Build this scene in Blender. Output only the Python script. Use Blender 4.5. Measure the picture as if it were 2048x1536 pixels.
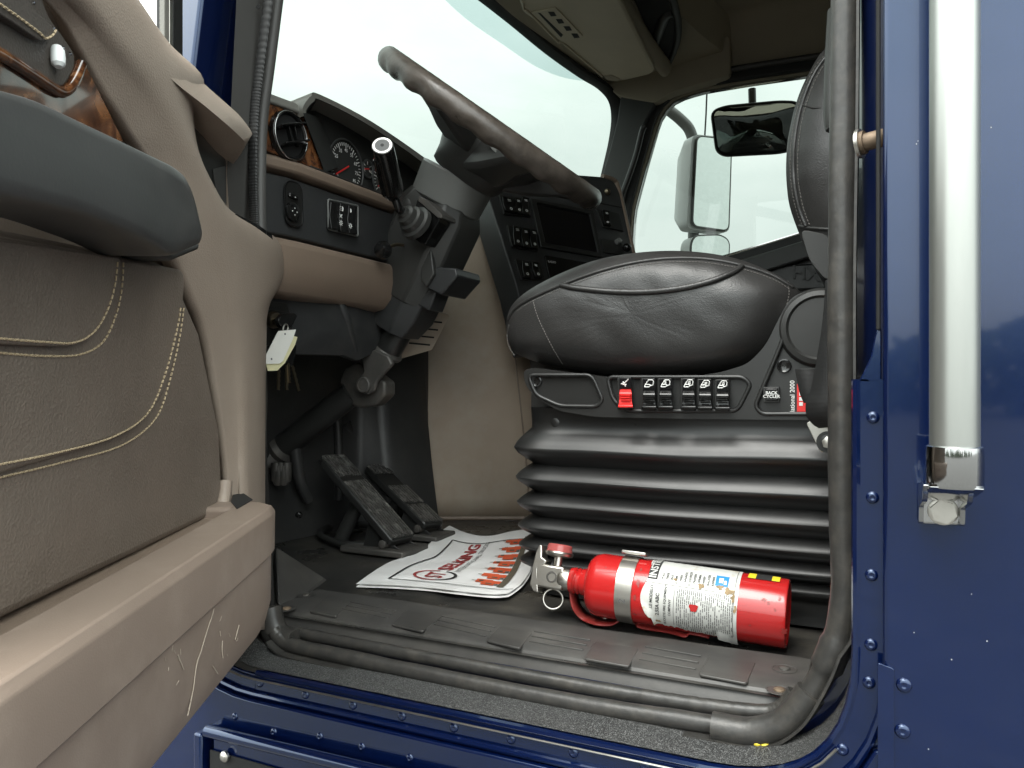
import bpy, bmesh, math, random
from mathutils import Vector, Matrix, noise
for _o in list(bpy.data.objects): bpy.data.objects.remove(_o)
random.seed(7)
V = Vector
SC = bpy.context.scene
COL = SC.collection
# ---------------------------------------------------------------- camera
FP = 1540.0                      # focal length in photograph pixels (2048 wide)
TH = math.radians(25.2)          # camera looks 25 deg forward of square-on to the cab side
CAM = V((0, 0, 1.6))
FW = V((-math.sin(TH), math.cos(TH), 0)); RT = V((math.cos(TH), math.sin(TH), 0)); UP = V((0, 0, 1))
cd = bpy.data.cameras.new('camera'); cam = bpy.data.objects.new('camera', cd); COL.objects.link(cam)
cd.sensor_width = 36.0; cd.lens = FP / 2048 * 36; cd.clip_start = 0.01; cd.clip_end = 2000
cam.location = CAM; cam.rotation_euler = (math.radians(90), 0, TH)
SC.camera = cam
# ---------------------------------------------------------------- world: bright overcast
wd = bpy.data.worlds.new('World'); SC.world = wd; wd.use_nodes = True
nt = wd.node_tree; nt.nodes.clear()
SUN_EL, SUN_AZ = math.radians(52), math.radians(205)
sky = nt.nodes.new('ShaderNodeTexSky'); sky.sky_type = 'NISHITA'; sky.sun_disc = False
sky.sun_elevation = SUN_EL; sky.sun_rotation = SUN_AZ; sky.air_density = 1.2; sky.dust_density = 3.0
tc = nt.nodes.new('ShaderNodeTexCoord'); mp = nt.nodes.new('ShaderNodeMapping'); mp.inputs['Scale'].default_value = (1, 1, 2.2)
nz = nt.nodes.new('ShaderNodeTexNoise'); nz.inputs['Scale'].default_value = 2.6; nz.inputs['Detail'].default_value = 5; nz.inputs['Roughness'].default_value = .5
rp = nt.nodes.new('ShaderNodeValToRGB')
rp.color_ramp.elements[0].position = .30; rp.color_ramp.elements[0].color = (13.6, 15.2, 14.7, 1)
rp.color_ramp.elements[1].position = .66; rp.color_ramp.elements[1].color = (19.2, 20.0, 19.6, 1)
mx = nt.nodes.new('ShaderNodeMix'); mx.data_type = 'RGBA'; mx.inputs[0].default_value = .92
bg = nt.nodes.new('ShaderNodeBackground'); bg.inputs['Strength'].default_value = .1
out = nt.nodes.new('ShaderNodeOutputWorld')
L = nt.links.new
L(tc.outputs['Generated'], mp.inputs['Vector']); L(mp.outputs['Vector'], nz.inputs['Vector']); L(nz.outputs['Fac'], rp.inputs['Fac'])
# standard overcast luminance: the zenith three times the horizon, (1 + 2 sin h) / 3
sx = nt.nodes.new('ShaderNodeSeparateXYZ'); L(tc.outputs['Generated'], sx.inputs[0])
m1 = nt.nodes.new('ShaderNodeMath'); m1.operation = 'MAXIMUM'; m1.inputs[1].default_value = 0; L(sx.outputs['Z'], m1.inputs[0])
m2 = nt.nodes.new('ShaderNodeMath'); m2.operation = 'MULTIPLY_ADD'; m2.inputs[1].default_value = .98; m2.inputs[2].default_value = .49; L(m1.outputs[0], m2.inputs[0])
vm = nt.nodes.new('ShaderNodeVectorMath'); vm.operation = 'SCALE'; L(mx.outputs[2], vm.inputs[0]); L(m2.outputs[0], vm.inputs['Scale'])
L(sky.outputs['Color'], mx.inputs[6]); L(rp.outputs['Color'], mx.inputs[7]); L(vm.outputs[0], bg.inputs['Color']); L(bg.outputs[0], out.inputs['Surface'])
sd = bpy.data.lights.new('sun', 'SUN'); sd.energy = 1.0; sd.angle = math.radians(32); sd.color = (1, .965, .91)
so = bpy.data.objects.new('sun', sd); COL.objects.link(so); so.location = (0, -6, 9)
_sd = V((-.10, -.50, .86)).normalized()       # towards the veiled sun: over the camera's left shoulder
so.rotation_euler = _sd.to_track_quat('Z', 'Y').to_euler()
sky.sun_elevation = math.asin(_sd.z); sky.sun_rotation = math.atan2(_sd.x, _sd.y)
vs = SC.view_settings; vs.view_transform = 'Standard'; vs.look = 'None'; vs.exposure = 1.46; vs.gamma = 1; vs.use_curve_mapping = False
SC.render.engine = 'CYCLES'
cy = SC.cycles
cy.use_denoising = True; cy.use_adaptive_sampling = True; cy.adaptive_threshold = .012
cy.max_bounces = 9; cy.diffuse_bounces = 4; cy.glossy_bounces = 4; cy.transmission_bounces = 6; cy.transparent_max_bounces = 12
cy.sample_clamp_indirect = 6; cy.caustics_reflective = False; cy.caustics_refractive = False

# ---------------------------------------------------------------- sight lines: where a pixel's ray meets a real plane
def dr(px, py): return FW + RT * ((px - 1024) / FP) + UP * ((768 - py) / FP)
def pY(px, py, Y): d = dr(px, py); return CAM + d * (Y / d.y)
def pX(px, py, X): d = dr(px, py); return CAM + d * (X / d.x)
def pZ(px, py, Z): d = dr(px, py); return CAM + d * ((Z - CAM.z) / d.z)
def pN(px, py, dist): return CAM + dr(px, py) * dist
def pP(px, py, P0, N): d = dr(px, py); return CAM + d * ((P0 - CAM).dot(N) / d.dot(N))

# ---------------------------------------------------------------- materials
def mat(name, col, rough=.5, metal=0., var=.0, vscale=8., bump=0., bscale=300., btype='noise', coat=0., spec=.5,
        dust=None, dustamt=0., dscale=5., dlo=.5, dhi=.75, bdist=.001, bump2=0., b2scale=20., rvar=.0, trans=0., sheen=0., stretch=None):
    m = bpy.data.materials.new(name); m.use_nodes = True
    n = m.node_tree.nodes; l = m.node_tree.links.new
    b = n['Principled BSDF']
    b.inputs['Base Color'].default_value = (*col, 1); b.inputs['Roughness'].default_value = rough; b.inputs['Metallic'].default_value = metal
    b.inputs['Coat Weight'].default_value = coat; b.inputs['Coat Roughness'].default_value = .04
    b.inputs['Specular IOR Level'].default_value = spec; b.inputs['Transmission Weight'].default_value = trans
    t = n.new('ShaderNodeTexCoord'); src = t.outputs['Object']
    if stretch:
        mm = n.new('ShaderNodeMapping'); mm.inputs['Scale'].default_value = stretch; l(src, mm.inputs['Vector']); src = mm.outputs['Vector']
    cur = None
    if var > 0:
        z = n.new('ShaderNodeTexNoise'); z.inputs['Scale'].default_value = vscale; z.inputs['Detail'].default_value = 6; z.inputs['Roughness'].default_value = .6
        l(src, z.inputs['Vector'])
        r = n.new('ShaderNodeValToRGB'); r.color_ramp.elements[0].position = .3; r.color_ramp.elements[1].position = .72
        r.color_ramp.elements[0].color = (*[max(0, c * (1 - var)) for c in col], 1); r.color_ramp.elements[1].color = (*[min(1, c * (1 + var)) for c in col], 1)
        l(z.outputs['Fac'], r.inputs['Fac']); cur = r.outputs['Color']
        if rvar:
            q = n.new('ShaderNodeMapRange'); q.inputs[1].default_value = .3; q.inputs[2].default_value = .7
            q.inputs[3].default_value = max(.02, rough - rvar); q.inputs[4].default_value = min(1, rough + rvar)
            l(z.outputs['Fac'], q.inputs[0]); l(q.outputs[0], b.inputs['Roughness'])
    if dust:
        z = n.new('ShaderNodeTexNoise'); z.inputs['Scale'].default_value = dscale; z.inputs['Detail'].default_value = 9; z.inputs['Roughness'].default_value = .68
        l(src, z.inputs['Vector'])
        q = n.new('ShaderNodeMapRange'); q.inputs[1].default_value = dlo; q.inputs[2].default_value = dhi; q.inputs[3].default_value = 0; q.inputs[4].default_value = dustamt
        l(z.outputs['Fac'], q.inputs[0])
        x = n.new('ShaderNodeMix'); x.data_type = 'RGBA'; l(q.outputs[0], x.inputs[0])
        if cur: l(cur, x.inputs[6])
        else: x.inputs[6].default_value = (*col, 1)
        x.inputs[7].default_value = (*dust, 1); cur = x.outputs[2]
    if cur: l(cur, b.inputs['Base Color'])
    nrm = None
    def addb(tex, st, dist, nrm):
        bp = n.new('ShaderNodeBump'); bp.inputs['Strength'].default_value = st; bp.inputs['Distance'].default_value = dist
        l(tex, bp.inputs['Height'])
        if nrm: l(nrm, bp.inputs['Normal'])
        return bp.outputs['Normal']
    if bump2 > 0:
        z = n.new('ShaderNodeTexNoise'); z.inputs['Scale'].default_value = b2scale; z.inputs['Detail'].default_value = 3; l(src, z.inputs['Vector'])
        nrm = addb(z.outputs['Fac'], bump2, .02, nrm)
    if bump > 0:
        if btype == 'voronoi':
            z = n.new('ShaderNodeTexVoronoi'); z.feature = 'F1'; z.inputs['Scale'].default_value = bscale; l(src, z.inputs['Vector']); o = z.outputs['Distance']
        else:
            z = n.new('ShaderNodeTexNoise'); z.inputs['Scale'].default_value = bscale; z.inputs['Detail'].default_value = 3; l(src, z.inputs['Vector']); o = z.outputs['Fac']
        nrm = addb(o, bump, bdist, nrm)
    if nrm: l(nrm, b.inputs['Normal'])
    return m

def glass(name, tint, refl=.06):
    m = bpy.data.materials.new(name); m.use_nodes = True
    n = m.node_tree.nodes; l = m.node_tree.links.new; n.remove(n['Principled BSDF'])
    tr = n.new('ShaderNodeBsdfTransparent'); tr.inputs[0].default_value = (*tint, 1)
    gl = n.new('ShaderNodeBsdfGlossy'); gl.inputs['Roughness'].default_value = .02; gl.inputs['Color'].default_value = (.9, .9, .9, 1)
    ms = n.new('ShaderNodeMixShader'); ms.inputs[0].default_value = refl
    l(tr.outputs[0], ms.inputs[1]); l(gl.outputs[0], ms.inputs[2]); l(ms.outputs[0], n['Material Output'].inputs['Surface'])
    return m

M = {}
def defmats():
    A = M
    A['paint'] = mat('blue_paint', (.0011, .0050, .032), .18, 0, .12, 3, coat=.65, dust=(.3, .34, .4), dustamt=.008, dscale=14)
    A['paint'].node_tree.nodes['Principled BSDF'].inputs['Specular Tint'].default_value = (.42, .62, 1, 1)
    A['paint'].node_tree.nodes['Principled BSDF'].inputs['Specular IOR Level'].default_value = .6
    A['paint_jamb'] = mat('blue_paint_jamb', (.0014, .0054, .031), .3, 0, .1, 3, coat=.8, dust=(.25, .27, .3), dustamt=.03, dscale=20)
    A['trim'] = mat('taupe_plastic', (.280, .224, .180), .5, 0, .07, 5, bump=.32, bscale=620, btype='voronoi', bdist=.0008, dust=(.42, .37, .31), dustamt=.18, dscale=7)
    A['pocket'] = mat('taupe_pocket_plastic', (.228, .174, .138), .5, 0, .06, 5, bump=.12, bscale=900, btype='voronoi', bdist=.0005, dust=(.36, .29, .235), dustamt=.45, dscale=9)
    A['trim_dark'] = mat('taupe_plastic_dash', (.205, .153, .116), .5, 0, .08, 5, bump=.25, bscale=900, btype='voronoi', bdist=.0005)
    A['tunnel'] = mat('taupe_vinyl', (.355, .280, .214), .55, 0, .10, 6, bump=.15, bscale=600, bdist=.0005, dust=(.44, .40, .34), dustamt=.5, dscale=5, dlo=.48, dhi=.7)
    A['leather'] = mat('brown_grey_leather', (.145, .115, .092), .46, 0, .12, 6, bump=.4, bscale=480, btype='voronoi', bdist=.0010, bump2=.15, b2scale=14, dust=(.2, .18, .15), dustamt=.25, dscale=4)
    A['leather_dk'] = mat('dark_brown_leather', (.070, .060, .052), .5, 0, .12, 6, bump=.35, bscale=520, btype='voronoi', bdist=.0008)
    A['stitch'] = mat('tan_thread', (.42, .33, .21), .8)
    A['stitch_grey'] = mat('grey_thread', (.16, .15, .14), .8)
    A['armrest'] = mat('grey_soft_plastic', (.050, .050, .049), .36, 0, .15, 4, bump=.12, bscale=420, bdist=.0005, rvar=.08, dust=(.14, .13, .12), dustamt=.4, dscale=6, dlo=.48, dhi=.78)
    A['seat'] = mat('black_leather', (.027, .026, .0253), .36, 0, .15, 9, bump=.28, bscale=620, btype='voronoi', bdist=.0008, bump2=.05, b2scale=22, rvar=.05)
    A['black'] = mat('black_plastic', (.017, .017, .0165), .33, 0, .12, 9, bump=.10, bscale=800, bdist=.0004)
    A['black_gloss'] = mat('gloss_black_plastic', (.010, .010, .010), .16, 0)
    A['black_matte'] = mat('matt_black_plastic', (.021, .021, .020), .5, 0, .2, 8, bump=.15, bscale=700, bdist=.0005)
    A['bellows'] = mat('black_bellows_rubber', (.0135, .0136, .0135), .37, 0, .15, 6, bump=.05, bscale=300, bdist=.0005, rvar=.08, dust=(.09, .085, .075), dustamt=.15, dscale=9, dlo=.58, dhi=.8)
    A['rubber'] = mat('worn_rubber_seal', (.033, .0315, .0295), .40, 0, .10, 40, bump=.25, bscale=150, bdist=.0010, bump2=.05, b2scale=45, rvar=.06, dust=(.16, .14, .115), dustamt=.28, dscale=60, dlo=.45, dhi=.80)
    A['rubber_cl'] = mat('grey_black_rubber', (.065, .063, .060), .5, 0, .12, 8, bump=.1, bscale=500, bdist=.0005)
    A['floor'] = mat('black_floor_vinyl', (.028, .027, .0255), .33, 0, .25, 12, bump=.22, bscale=160, bdist=.001, rvar=.1, dust=(.13, .115, .09), dustamt=.6, dscale=9, dlo=.46, dhi=.80)
    A['scuff'] = mat('scuffed_black_plastic', (.046, .044, .042), .42, 0, .2, 12, bump=.12, bscale=420, bdist=.0006, rvar=.08, dust=(.13, .12, .105), dustamt=.6, dscale=9, dlo=.45, dhi=.80, stretch=(.6, 1, 1))
    A['firewall'] = mat('black_firewall_mat', (.033, .033, .033), .38, 0, .2, 8, bump=.2, bscale=120, bdist=.001, dust=(.07, .065, .055), dustamt=.3, dscale=8)
    A['metal_dk'] = mat('dark_cast_metal', (.085, .080, .074), .5, .35, .3, 20, bump=.3, bscale=180, bdist=.001, dust=(.16, .13, .10), dustamt=.4, dscale=22)
    A['rusty'] = mat('rusty_metal', (.20, .145, .10), .6, .5, .4, 60, bump=.3, bscale=300, bdist=.0006)
    A['steel'] = mat('zinc_steel', (.52, .50, .46), .34, 1., .12, 30, bump=.06, bscale=300, bdist=.0004, dust=(.33, .28, .2), dustamt=.3, dscale=40)
    A['scratch'] = mat('pale_scratch', (.36, .30, .24), .7)
    A['chip'] = mat('white_primer_chip', (.35, .35, .36), .6)
    A['chrome'] = mat('chrome', (.45, .45, .45), .09, 1., .04, 10)
    A['alu'] = mat('weathered_aluminium_tube', (.36, .37, .35), .36, .85, .10, 16, bump=.05, bscale=200, bdist=.0005, dust=(.31, .32, .30), dustamt=.6, dscale=10, stretch=(1, 1, .15))
    A['tread'] = mat('worn_steel_edge', (.50, .48, .44), .3, 1., .2, 30)
    A['red'] = mat('red_enamel', (.43, .013, .013), .26, 0, .08, 9, coat=.5, dust=(.16, .03, .025), dustamt=.75, dscale=30, dlo=.56, dhi=.70)
    A['red_dk'] = mat('dull_red_bracket', (.26, .025, .022), .42, 0, .25, 30, dust=(.16, .1, .08), dustamt=.5, dscale=30)
    A['red_plastic'] = mat('red_plastic', (.72, .030, .028), .35)
    A['clear_red'] = mat('red_gauge_plastic', (.55, .13, .12), .1, 0, trans=.35)
    A['label'] = mat('silver_paper_label', (.60, .60, .57), .45, .15, .06, 25, dust=(.42, .32, .19), dustamt=.85, dscale=24, dlo=.57, dhi=.66)
    A['paper'] = mat('white_paper', (.74, .73, .72), .75, 0, .05, 7, bump2=.05, b2scale=30, dust=(.55, .52, .45), dustamt=.35, dscale=8)
    A['cardtag'] = mat('white_card', (.78, .77, .72), .6, 0, .04, 30)
    A['cardtag_y'] = mat('yellow_card', (.72, .68, .42), .6)
    A['ink'] = mat('black_ink', (.02, .02, .02), .6)
    A['ink_grey'] = mat('grey_ink', (.12, .12, .12), .6)
    A['ink_red'] = mat('dark_red_ink', (.30, .035, .035), .65)
    A['ink_orange'] = mat('orange_ink', (.60, .09, .03), .65)
    A['ink_brown'] = mat('brown_ink', (.10, .085, .06), .65)
    A['ink_blue'] = mat('blue_ink', (.02, .22, .55), .5)
    A['yellow'] = mat('yellow_print', (.75, .58, .03), .5)
    A['white'] = mat('white_print', (.75, .75, .73), .5)
    A['grit'] = gritmat()
    A['wood'] = woodmat()
    A['head'] = mat('beige_headliner', (.40, .355, .28), .85, 0, .06, 6, bump=.2, bscale=500, bdist=.0008)
    A['visor'] = mat('beige_visor_vinyl', (.60, .54, .42), .6, 0, .05, 6, bump=.15, bscale=500, bdist=.0006)
    A['pillar'] = mat('dark_grey_pillar_trim', (.050, .051, .050), .5, 0, .08, 6, bump=.12, bscale=700, bdist=.0005)
    A['pillar_black'] = mat('black_window_gasket', (.010, .010, .010), .55)
    A['dashtop'] = mat('grey_green_dash_pad', (.185, .180, .160), .6, 0, .08, 8, bump=.25, bscale=700, btype='voronoi', bdist=.0006)
    A['dashdark'] = mat('charcoal_dash_plastic', (.033, .034, .035), .42, 0, .12, 8, bump=.14, bscale=600, bdist=.0005, dust=(.10, .095, .085), dustamt=.3, dscale=8)
    A['column'] = mat('grey_column_plastic', (.037, .037, .035), .42, 0, .1, 8, bump=.08, bscale=600, bdist=.0004)
    A['column_lt'] = mat('grey_collar_plastic', (.150, .153, .146), .4, 0, .08, 8)
    A['wheel'] = mat('worn_wheel_rim', (.075, .062, .052), .36, 0, .45, 16, bump=.35, bscale=120, bdist=.0014, rvar=.12, dust=(.17, .145, .12), dustamt=.4, dscale=48, dlo=.47, dhi=.75)
    A['silver'] = mat('silver_plastic', (.42, .42, .41), .35, .6)
    A['screen'] = mat('dark_screen', (.006, .006, .007), .12)
    A['mirror'] = mat('mirror_glass', (.82, .85, .84), .015, 1.)
    A['mirror_back'] = mat('pale_mirror_housing', (.72, .74, .73), .4)
    A['mirror_frost'] = mat('dewy_mirror_glass', (.80, .84, .82), .22, 1., .05, 60, bump=.35, bscale=160, bdist=.001)
    A['tread_black'] = mat('polished_black_ribs', (.06, .058, .055), .3, 0, .5, 90, coat=.2, dust=(.30, .29, .27), dustamt=.7, dscale=70, dlo=.5, dhi=.7)
    A['wglass'] = glass('windscreen_glass', (.244, .268, .2525), .03)
    A['sglass'] = glass('side_window_glass', (.244, .268, .2525), .03)
    A['band'] = glass('blue_shade_band_glass', (.66, .76, .77), .05)
    A['dark'] = mat('cavity_shade_black', (.006, .006, .006), .8)  # near-black stands in for the shade inside holes, slots and seams
    A['stain'] = mat('brown_stain', (.30, .21, .11), .7, 0, .3, 80)
    A['needle'] = mat('red_needle', (.6, .02, .02), .5)
    A['webbing'] = webmat()
    A['brass'] = mat('key_brass', (.30, .25, .18), .35, 1.)
    A['ground'] = mat('asphalt_lot', (.075, .073, .070), .9, 0, .3, 3, bump=.5, bscale=30, bdist=.03)
    A['foliage'] = mat('far_foliage', (.045, .07, .03), .8, 0, .5, 2)
    A['bark'] = mat('bark', (.08, .06, .045), .9)
    A['ribbed'] = mat('ribbed_seal_fabric', (.020, .020, .020), .6, 0, .3, 120, bump=.3, bscale=500, bdist=.0008)

def gritmat():
    m = mat('black_grit_tape', (.02, .02, .02), .55, 0)
    n = m.node_tree.nodes; l = m.node_tree.links.new; b = n['Principled BSDF']
    t = n.new('ShaderNodeTexCoord'); z = n.new('ShaderNodeTexVoronoi'); z.inputs['Scale'].default_value = 1300; l(t.outputs['Object'], z.inputs['Vector'])
    r = n.new('ShaderNodeValToRGB'); r.color_ramp.elements[0].position = .62; r.color_ramp.elements[0].color = (.022, .022, .022, 1)
    r.color_ramp.elements[1].position = .98; r.color_ramp.elements[1].color = (.20, .20, .195, 1)
    s = n.new('ShaderNodeSeparateColor'); l(z.outputs['Color'], s.inputs[0]); l(s.outputs[0], r.inputs['Fac']); l(r.outputs['Color'], b.inputs['Base Color'])
    bp = n.new('ShaderNodeBump'); bp.inputs['Strength'].default_value = .7; bp.inputs['Distance'].default_value = .001; l(z.outputs['Distance'], bp.inputs['Height']); l(bp.outputs['Normal'], b.inputs['Normal'])
    return m
def woodmat():
    m = mat('burl_wood_trim', (.12, .04, .015), .12, 0, coat=1.)
    n = m.node_tree.nodes; l = m.node_tree.links.new; b = n['Principled BSDF']
    t = n.new('ShaderNodeTexCoord'); z = n.new('ShaderNodeTexNoise'); z.inputs['Scale'].default_value = 34; z.inputs['Detail'].default_value = 8; z.inputs['Distortion'].default_value = 2.2
    l(t.outputs['Object'], z.inputs['Vector'])
    r = n.new('ShaderNodeValToRGB'); e = r.color_ramp.elements
    e[0].position = .30; e[0].color = (.030, .011, .006, 1); e[1].position = .72; e[1].color = (.27, .115, .045, 1)
    k = e.new(.5); k.color = (.115, .043, .018, 1)
    l(z.outputs['Fac'], r.inputs['Fac']); l(r.outputs['Color'], b.inputs['Base Color'])
    return m
def webmat():
    m = mat('seat_belt_webbing', (.015, .015, .015), .65)
    n = m.node_tree.nodes; l = m.node_tree.links.new; b = n['Principled BSDF']
    t = n.new('ShaderNodeTexCoord'); z = n.new('ShaderNodeTexWave'); z.bands_direction = 'Z'; z.inputs['Scale'].default_value = 210; l(t.outputs['Object'], z.inputs['Vector'])
    bp = n.new('ShaderNodeBump'); bp.inputs['Strength'].default_value = .6; bp.inputs['Distance'].default_value = .0006; l(z.outputs['Fac'], bp.inputs['Height']); l(bp.outputs['Normal'], b.inputs['Normal'])
    return m
defmats()

# ---------------------------------------------------------------- object helpers
ORG = {}
def thing(name, label, cat, loc=(0, 0, 0), group=None, kind=None):
    o = bpy.data.objects.new(name, None); COL.objects.link(o); o.location = loc; o.empty_display_size = .05
    tag(o, label, cat, group, kind); return o
def tag(o, label=None, cat=None, group=None, kind=None):
    if label: o['label'] = label
    if cat: o['category'] = cat
    if group: o['group'] = group
    if kind: o['kind'] = kind
    return o
def rootloc(p):
    v = V((0, 0, 0))
    while p is not None: v += p.location; p = p.parent
    return v
def link(name, me, m, par=None, smooth=35, bev=0, seg=2, label=None):
    o = bpy.data.objects.new(name, me); COL.objects.link(o)
    if m is not None: me.materials.append(M[m] if isinstance(m, str) else m)
    if par is not None:
        o.parent = par; o.location = -rootloc(par)
    if smooth:
        me.polygons.foreach_set('use_smooth', [True] * len(me.polygons)); me.set_sharp_from_angle(angle=math.radians(smooth))
    if bev:
        b = o.modifiers.new('bevel', 'BEVEL'); b.width = bev; b.segments = seg; b.limit_method = 'ANGLE'; b.angle_limit = math.radians(32); b.harden_normals = False
    if label: o['label'] = label
    return o
def mk(name, vs, fs, m, par=None, smooth=35, bev=0, seg=2, label=None, fix=True):
    me = bpy.data.meshes.new(name); me.from_pydata([tuple(v) for v in vs], [], fs)
    if fix:
        b = bmesh.new(); b.from_mesh(me); bmesh.ops.recalc_face_normals(b, faces=b.faces); b.to_mesh(me); b.free()
    me.update()
    return link(name, me, m, par, smooth, bev, seg, label)
class MB:
    """collects several pieces of ONE part"""
    def __init__(s): s.v = []; s.f = []
    def add(s, vs, fs):
        k = len(s.v); s.v += [V(v) for v in vs]; s.f += [tuple(i + k for i in f) for f in fs]; return s
    def build(s, name, m, par=None, **kw): return mk(name, s.v, s.f, m, par, **kw)
def g_prism(pts, vec):
    n = len(pts); vec = V(vec); vs = [V(p) for p in pts] + [V(p) + vec for p in pts]
    fs = [tuple(range(n)), tuple(range(2 * n - 1, n - 1, -1))] + [(i, (i + 1) % n, n + (i + 1) % n, n + i) for i in range(n)]
    return vs, fs
def prism(name, pts, vec, m, par=None, bev=0, seg=2, smooth=35, label=None):
    vs, fs = g_prism(pts, vec); return mk(name, vs, fs, m, par, smooth, bev, seg, label)
def g_ring(outer, inner, vec):
    n = len(outer); vec = V(vec); o = [V(p) for p in outer]; i_ = [V(p) for p in inner]
    vs = o + i_ + [p + vec for p in o] + [p + vec for p in i_]; fs = []
    for k in range(n):
        j = (k + 1) % n
        fs += [(k, j, n + j, n + k), (2 * n + k, 3 * n + k, 3 * n + j, 2 * n + j), (k, 2 * n + k, 2 * n + j, j), (n + k, n + j, 3 * n + j, 3 * n + k)]
    return vs, fs
def ring(name, outer, inner, vec, m, par=None, bev=0, seg=2, smooth=35):
    vs, fs = g_ring(outer, inner, vec); return mk(name, vs, fs, m, par, smooth, bev, seg)
def g_box(c, ax, ay, az):
    c = V(c); ax = V(ax); ay = V(ay); az = V(az)
    vs = [c + ax * i + ay * j + az * k for k in (-1, 1) for j in (-1, 1) for i in (-1, 1)]
    return vs, [(0, 2, 3, 1), (4, 5, 7, 6), (0, 1, 5, 4), (2, 6, 7, 3), (0, 4, 6, 2), (1, 3, 7, 5)]
def box(name, c, ax, ay, az, m, par=None, bev=0, seg=2, label=None):
    vs, fs = g_box(c, ax, ay, az); return mk(name, vs, fs, m, par, 35, bev, seg, label)
def bx(name, x0, x1, y0, y1, z0, z1, m, par=None, bev=0, seg=2, label=None):
    return box(name, ((x0 + x1) / 2, (y0 + y1) / 2, (z0 + z1) / 2), ((x1 - x0) / 2, 0, 0), (0, (y1 - y0) / 2, 0), (0, 0, (z1 - z0) / 2), m, par, bev, seg, label)
def rnd(pts, r, n=5, closed=True):
    """round the corners of a polygon; r one radius or a list"""
    out = []; N = len(pts); pts = [V(p) for p in pts]
    for i, p in enumerate(pts):
        rr = r[i] if isinstance(r, (list, tuple)) else r
        if rr <= 0 or (not closed and i in (0, N - 1)): out.append(p); continue
        a = pts[i - 1] - p; b = pts[(i + 1) % N] - p
        t = min(rr, a.length * .49, b.length * .49); A = p + a.normalized() * t; B = p + b.normalized() * t
        for k in range(n + 1):
            s = k / n; out.append(A * (1 - s) ** 2 + p * 2 * s * (1 - s) + B * s * s)
    return out
def cr(pts, k=6, closed=False):
    """Catmull-Rom through the points"""
    P = [V(p) for p in pts]; n = len(P); out = []
    for i in range(n if closed else n - 1):
        if closed: a, b, c, d = P[i - 1], P[i], P[(i + 1) % n], P[(i + 2) % n]
        else: a, b, c, d = P[max(i - 1, 0)], P[i], P[i + 1], P[min(i + 2, n - 1)]
        for j in range(k):
            t = j / k
            out.append(.5 * ((2 * b) + (c - a) * t + (2 * a - 5 * b + 4 * c - d) * t * t + (3 * b - a - 3 * c + d) * t ** 3))
    if not closed: out.append(P[-1])
    return out
def resample(pts, n, closed=True):
    P = [V(p) for p in pts]; Q = P + [P[0]] if closed else P
    ls = [0]
    for i in range(len(Q) - 1): ls.append(ls[-1] + (Q[i + 1] - Q[i]).length)
    out = []; k = 0
    for i in range(n):
        s = ls[-1] * i / (n if closed else n - 1)
        while k < len(ls) - 2 and ls[k + 1] < s: k += 1
        t = 0 if ls[k + 1] == ls[k] else (s - ls[k]) / (ls[k + 1] - ls[k]); out.append(Q[k].lerp(Q[k + 1], t))
    return out
def g_sweep(path, prof, up=None, closed=False, caps=True, scale=None):
    """prof: list of (side, up) offsets; up: reference vector or None for parallel transport"""
    P = [V(p) for p in path]; n = len(P); m = len(prof); vs = []; fs = []; ref = None
    for i in range(n):
        a = P[i - 1] if (i > 0 or closed) else P[i]; b = P[(i + 1) % n] if (i < n - 1 or closed) else P[i]
        t = (b - a).normalized()
        if up is not None: u = V(up[i] if isinstance(up, list) else up)
        else: u = ref if ref is not None else (V((0, 0, 1)) if abs(t.z) < .9 else V((1, 0, 0)))
        s = t.cross(u)
        if s.length < 1e-6: s = t.orthogonal()
        s.normalize(); u = s.cross(t).normalized(); ref = u
        k = scale[i] if scale else 1
        vs += [P[i] + s * (q[0] * k) + u * (q[1] * k) for q in prof]
    for i in range(n if closed else n - 1):
        j = (i + 1) % n
        fs += [(i * m + q, i * m + (q + 1) % m, j * m + (q + 1) % m, j * m + q) for q in range(m)]
    if caps and not closed: fs += [tuple(range(m - 1, -1, -1)), tuple((n - 1) * m + q for q in range(m))]
    return vs, fs
def circ(r, n=12, fx=1., fy=1.): return [(r * fx * math.cos(2 * math.pi * k / n), r * fy * math.sin(2 * math.pi * k / n)) for k in range(n)]
def tube(name, pts, r, m, par=None, n=12, k=0, closed=False, up=None, fx=1., fy=1., scale=None, label=None, smooth=50):
    P = cr(pts, k, closed) if k else pts
    if scale is not None and k: scale = [v.x for v in cr([V((s, 0, 0)) for s in scale], k, closed)]
    vs, fs = g_sweep(P, circ(r, n, fx, fy), up, closed, True, scale); return mk(name, vs, fs, m, par, smooth, 0, 2, label)
def sweep(name, pts, prof, m, par=None, up=None, closed=False, bev=0, smooth=35, caps=True):
    vs, fs = g_sweep(pts, prof, up, closed, caps); return mk(name, vs, fs, m, par, smooth, bev)
def g_lathe(base, axis, prof, n=24, caps=True):
    ax = V(axis).normalized(); a = ax.orthogonal().normalized(); b = ax.cross(a); base = V(base); vs = []; fs = []; m = len(prof)
    for t, r in prof: vs += [base + ax * t + (a * math.cos(2 * math.pi * k / n) + b * math.sin(2 * math.pi * k / n)) * r for k in range(n)]
    for i in range(m - 1): fs += [(i * n + k, i * n + (k + 1) % n, (i + 1) * n + (k + 1) % n, (i + 1) * n + k) for k in range(n)]
    if caps: fs += [tuple(range(n - 1, -1, -1)), tuple((m - 1) * n + k for k in range(n))]
    return vs, fs
def lathe(name, base, axis, prof, m, par=None, n=24, label=None, smooth=35, bev=0):
    vs, fs = g_lathe(base, axis, prof, n); return mk(name, vs, fs, m, par, smooth, bev, 2, label)
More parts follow.
